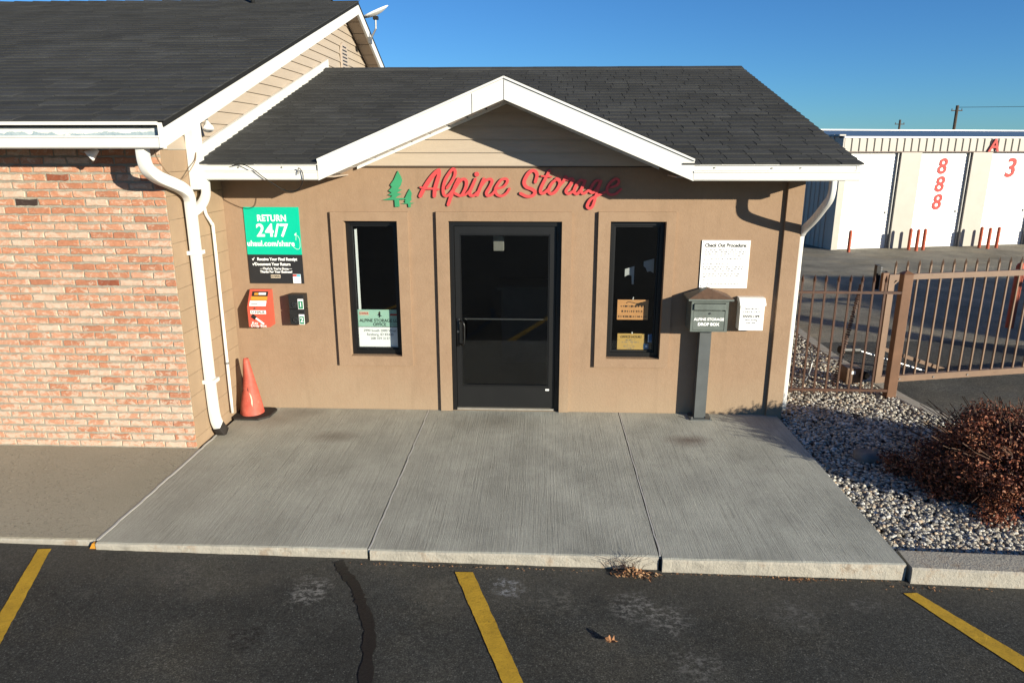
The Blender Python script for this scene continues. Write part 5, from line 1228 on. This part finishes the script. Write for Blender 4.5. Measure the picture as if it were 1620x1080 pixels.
# ------------------------------------------------------------------ planting
def leaves(n, centre, rad, size, seed, shape='dome', nclump=60):
    r = np.random.default_rng(seed)
    # clumps on and inside a lumpy dome
    cl = []
    while len(cl) < nclump:
        d = r.normal(size=3); d /= np.linalg.norm(d); d[2] = abs(d[2]) * 1.0
        k = r.uniform(.62, 1.0); cl.append((d * k, r.uniform(.13, .24)))
    ci = r.integers(0, nclump, n); C0 = np.array([c[0] for c in cl])[ci]; R0 = np.array([c[1] for c in cl])[ci]
    dd = r.normal(size=(n, 3)); dd /= np.linalg.norm(dd, axis=1)[:, None]; rr = R0 * r.uniform(.25, 1.05, n)
    p = C0 + dd * rr[:, None]; p[:, 2] = np.abs(p[:, 2]); P = p * np.array(rad) + np.array(centre)
    nr = r.normal(size=(n, 3)) + dd * .7 + np.array([0, 0, .3]); nr /= np.linalg.norm(nr, axis=1)[:, None]
    a = np.cross(nr, r.normal(size=(n, 3))); a /= np.linalg.norm(a, axis=1)[:, None]; b = np.cross(nr, a)
    s = r.uniform(.6, 1.25, n)[:, None] * size
    V = np.stack([P - a * s, P + b * s * .5, P + a * s, P - b * s * .5], 1)
    return V.reshape(-1, 3), ci
def shrub(name, label, cat, centre, rad, n, size, seed, mats, probs, nclump, twigs=70):
    t = thing(name, label, cat, centre)
    V, ci = leaves(n, centre, rad, size, seed, nclump=nclump); cx = Vector(centre)
    me = bpy.data.meshes.new('foliage'); me.from_pydata((V - np.array(centre)).tolist(), [], np.arange(len(V)).reshape(-1, 4).tolist())
    for m_ in mats: me.materials.append(M[m_])
    me.polygons.foreach_set('material_index', np.random.default_rng(seed).choice(len(mats), n, p=probs)); me.update()
    o = bpy.data.objects.new('foliage', me); S.collection.objects.link(o); o.parent = t
    r = random.Random(seed); mb = MB()
    for i in range(twigs):
        a = r.uniform(0, 6.28); el = r.uniform(.15, 1.5); d = Vector((math.cos(a) * math.cos(el) * rad[0], math.sin(a) * math.cos(el) * rad[1], math.sin(el) * rad[2])) * r.uniform(.8, 1.27)
        p0 = cx + Vector((r.uniform(-.15, .15) * rad[0], r.uniform(-.15, .15) * rad[1], 0)); p1 = p0 + d * .5 + Vector((r.uniform(-.05, .05), r.uniform(-.05, .05), .03)); p2 = cx + d
        mb.tube([p0[:], p1[:], p2[:]], .0035, 3, up=(.3, .2, .9))
    obj('stem', mb, 'foliage_stem', t); return t
shrub('shrub', 'large russet barberry bush spreading over the pebbles at the right edge', 'shrub', (4.10, -1.42, -.08), (1.0, .92, .60), 95000, .0145, 4, ['leafA', 'leafB', 'leafC'], [.44, .26, .30], 150, 480)
shrub('shrub', 'small brown shrub behind the picket fence against the office side', 'shrub', (2.95, 2.3, -.08), (.42, .5, .62), 5000, .016, 8, ['leafA', 'leafD', 'leafC'], [.35, .5, .15], 26, 60)
shrub('shrub', 'sparse twiggy shrub farther back along the office side wall', 'shrub', (3.15, 4.4, -.08), (.55, .6, .75), 3500, .018, 9, ['leafD', 'leafA'], [.6, .4], 30, 90)
# boulder
bm = bmesh.new(); bmesh.ops.create_icosphere(bm, subdivisions=3, radius=1)
for v in bm.verts:
    n_ = .12 * math.sin(v.co.x * 4.1 + 1) * math.cos(v.co.y * 3.3) + .09 * math.sin(v.co.z * 5 + v.co.x * 2); v.co *= 1 + n_; v.co = Vector((v.co.x * .14, v.co.y * .11, min(v.co.z, .75) * .085))
o = obj('boulder', MB().bm(bm), 'rock', None, True); o.location = (3.03, -.93, -.055); tag(o, 'flat grey boulder on the pebbles at the left foot of the russet bush', 'rock')

# leaf litter and weeds
r = random.Random(12)
def leafquad(mb, x, y, z, s, mi=0):
    a = r.uniform(0, 6.28); t1 = Vector((math.cos(a), math.sin(a), r.uniform(-.5, .6))).normalized() * s; t2 = Vector((-math.sin(a), math.cos(a), r.uniform(-.6, .6))).normalized() * s * .55
    c_ = Vector((x, y, z + s * .4)); bnd = Vector((0, 0, s * .3)); mb.add([(c_ - t1)[:], (c_ - t2 + bnd)[:], (c_ + t1)[:], (c_ + t2 + bnd)[:]], [(0, 1, 2), (0, 2, 3)], mi)
mb = MB()
for _ in range(150):
    x = r.gauss(.66, .085); y = -2.805 - abs(r.gauss(.0, .045)); leafquad(mb, x, y, ZP(x) + .004 + max(0, .045 - abs(x - .64) * .4) * r.random(), r.uniform(.008, .020), r.choice((0, 1)))
for _ in range(230):
    x = r.uniform(-1.3, 2.45); leafquad(mb, x, -2.80 - abs(r.gauss(0, .012)), ZP(x) + .002, r.uniform(.003, .009), r.choice((0, 1)))
for _ in range(40):
    x = r.gauss(1.75, .1); leafquad(mb, x, -2.82 - abs(r.gauss(0, .01)), ZP(x) + .002, r.uniform(.006, .014), 0)
for _ in range(40): x = r.uniform(2.3, 3.1); leafquad(mb, x, -2.86 - abs(r.gauss(0, .02)), ZP(x) + .002, r.uniform(.006, .012), r.choice((0, 1)))
tag(obj('leaf_litter', mb, ['litter', leafmat('pale_dry_leaf', (.55, .33, .17))]), 'dry orange brown leaves gathered along the foot of the kerb', kind='stuff')
mb = MB(); lf_ = [(0, -.04), (.012, -.018), (.034, -.026), (.026, -.004), (.05, .008), (.026, .016), (.024, .036), (.006, .026), (-.006, .05), (-.014, .024), (-.036, .03), (-.024, .008), (-.04, -.008), (-.016, -.014)]
for i, (u, v) in enumerate(lf_): mb.v.append((.43 + u * .9, -3.54 + v * .7, -.086 + .55 * abs(v) + (.018 if i % 3 == 0 else .004)))
mb.v.append((.43, -3.54, -.080)); nl_ = len(lf_); mb.f = [(i, (i + 1) % nl_, nl_) for i in range(nl_)]; mb.mi = [0] * nl_
tag(obj('fallen_leaf', mb, 'litter'), 'single curled dry leaf lying alone on the asphalt', 'leaf')
mb = MB()
for i in range(34):
    x0, y0 = .60 + r.uniform(-.08, .1), -2.80; a = r.uniform(0, 6.28); l = r.uniform(.06, .15)
    mb.tube([(x0, y0, -.09), (x0 + .3 * l * math.cos(a), y0 - .2 * l, -.09 + .7 * l), (x0 + l * math.cos(a), y0 - .25 * l + .3 * l * math.sin(a), -.09 + 1.0 * l)], .0011, 3)
tag(obj('weed', mb, 'foliage_stem'), 'wiry dead weed growing from the gap between slab and asphalt', 'weed')
o = obj('orange_marker', MB().prism([(-3.19, -.05), (-3.13, -.05), (-3.135, -.012), (-3.165, -.008)], 'y', -2.735, -2.705), 'orange_print'); fix_normals(o); tag(o, 'small broken orange marker at the foot of the kerb by the left slab joint', 'marker')
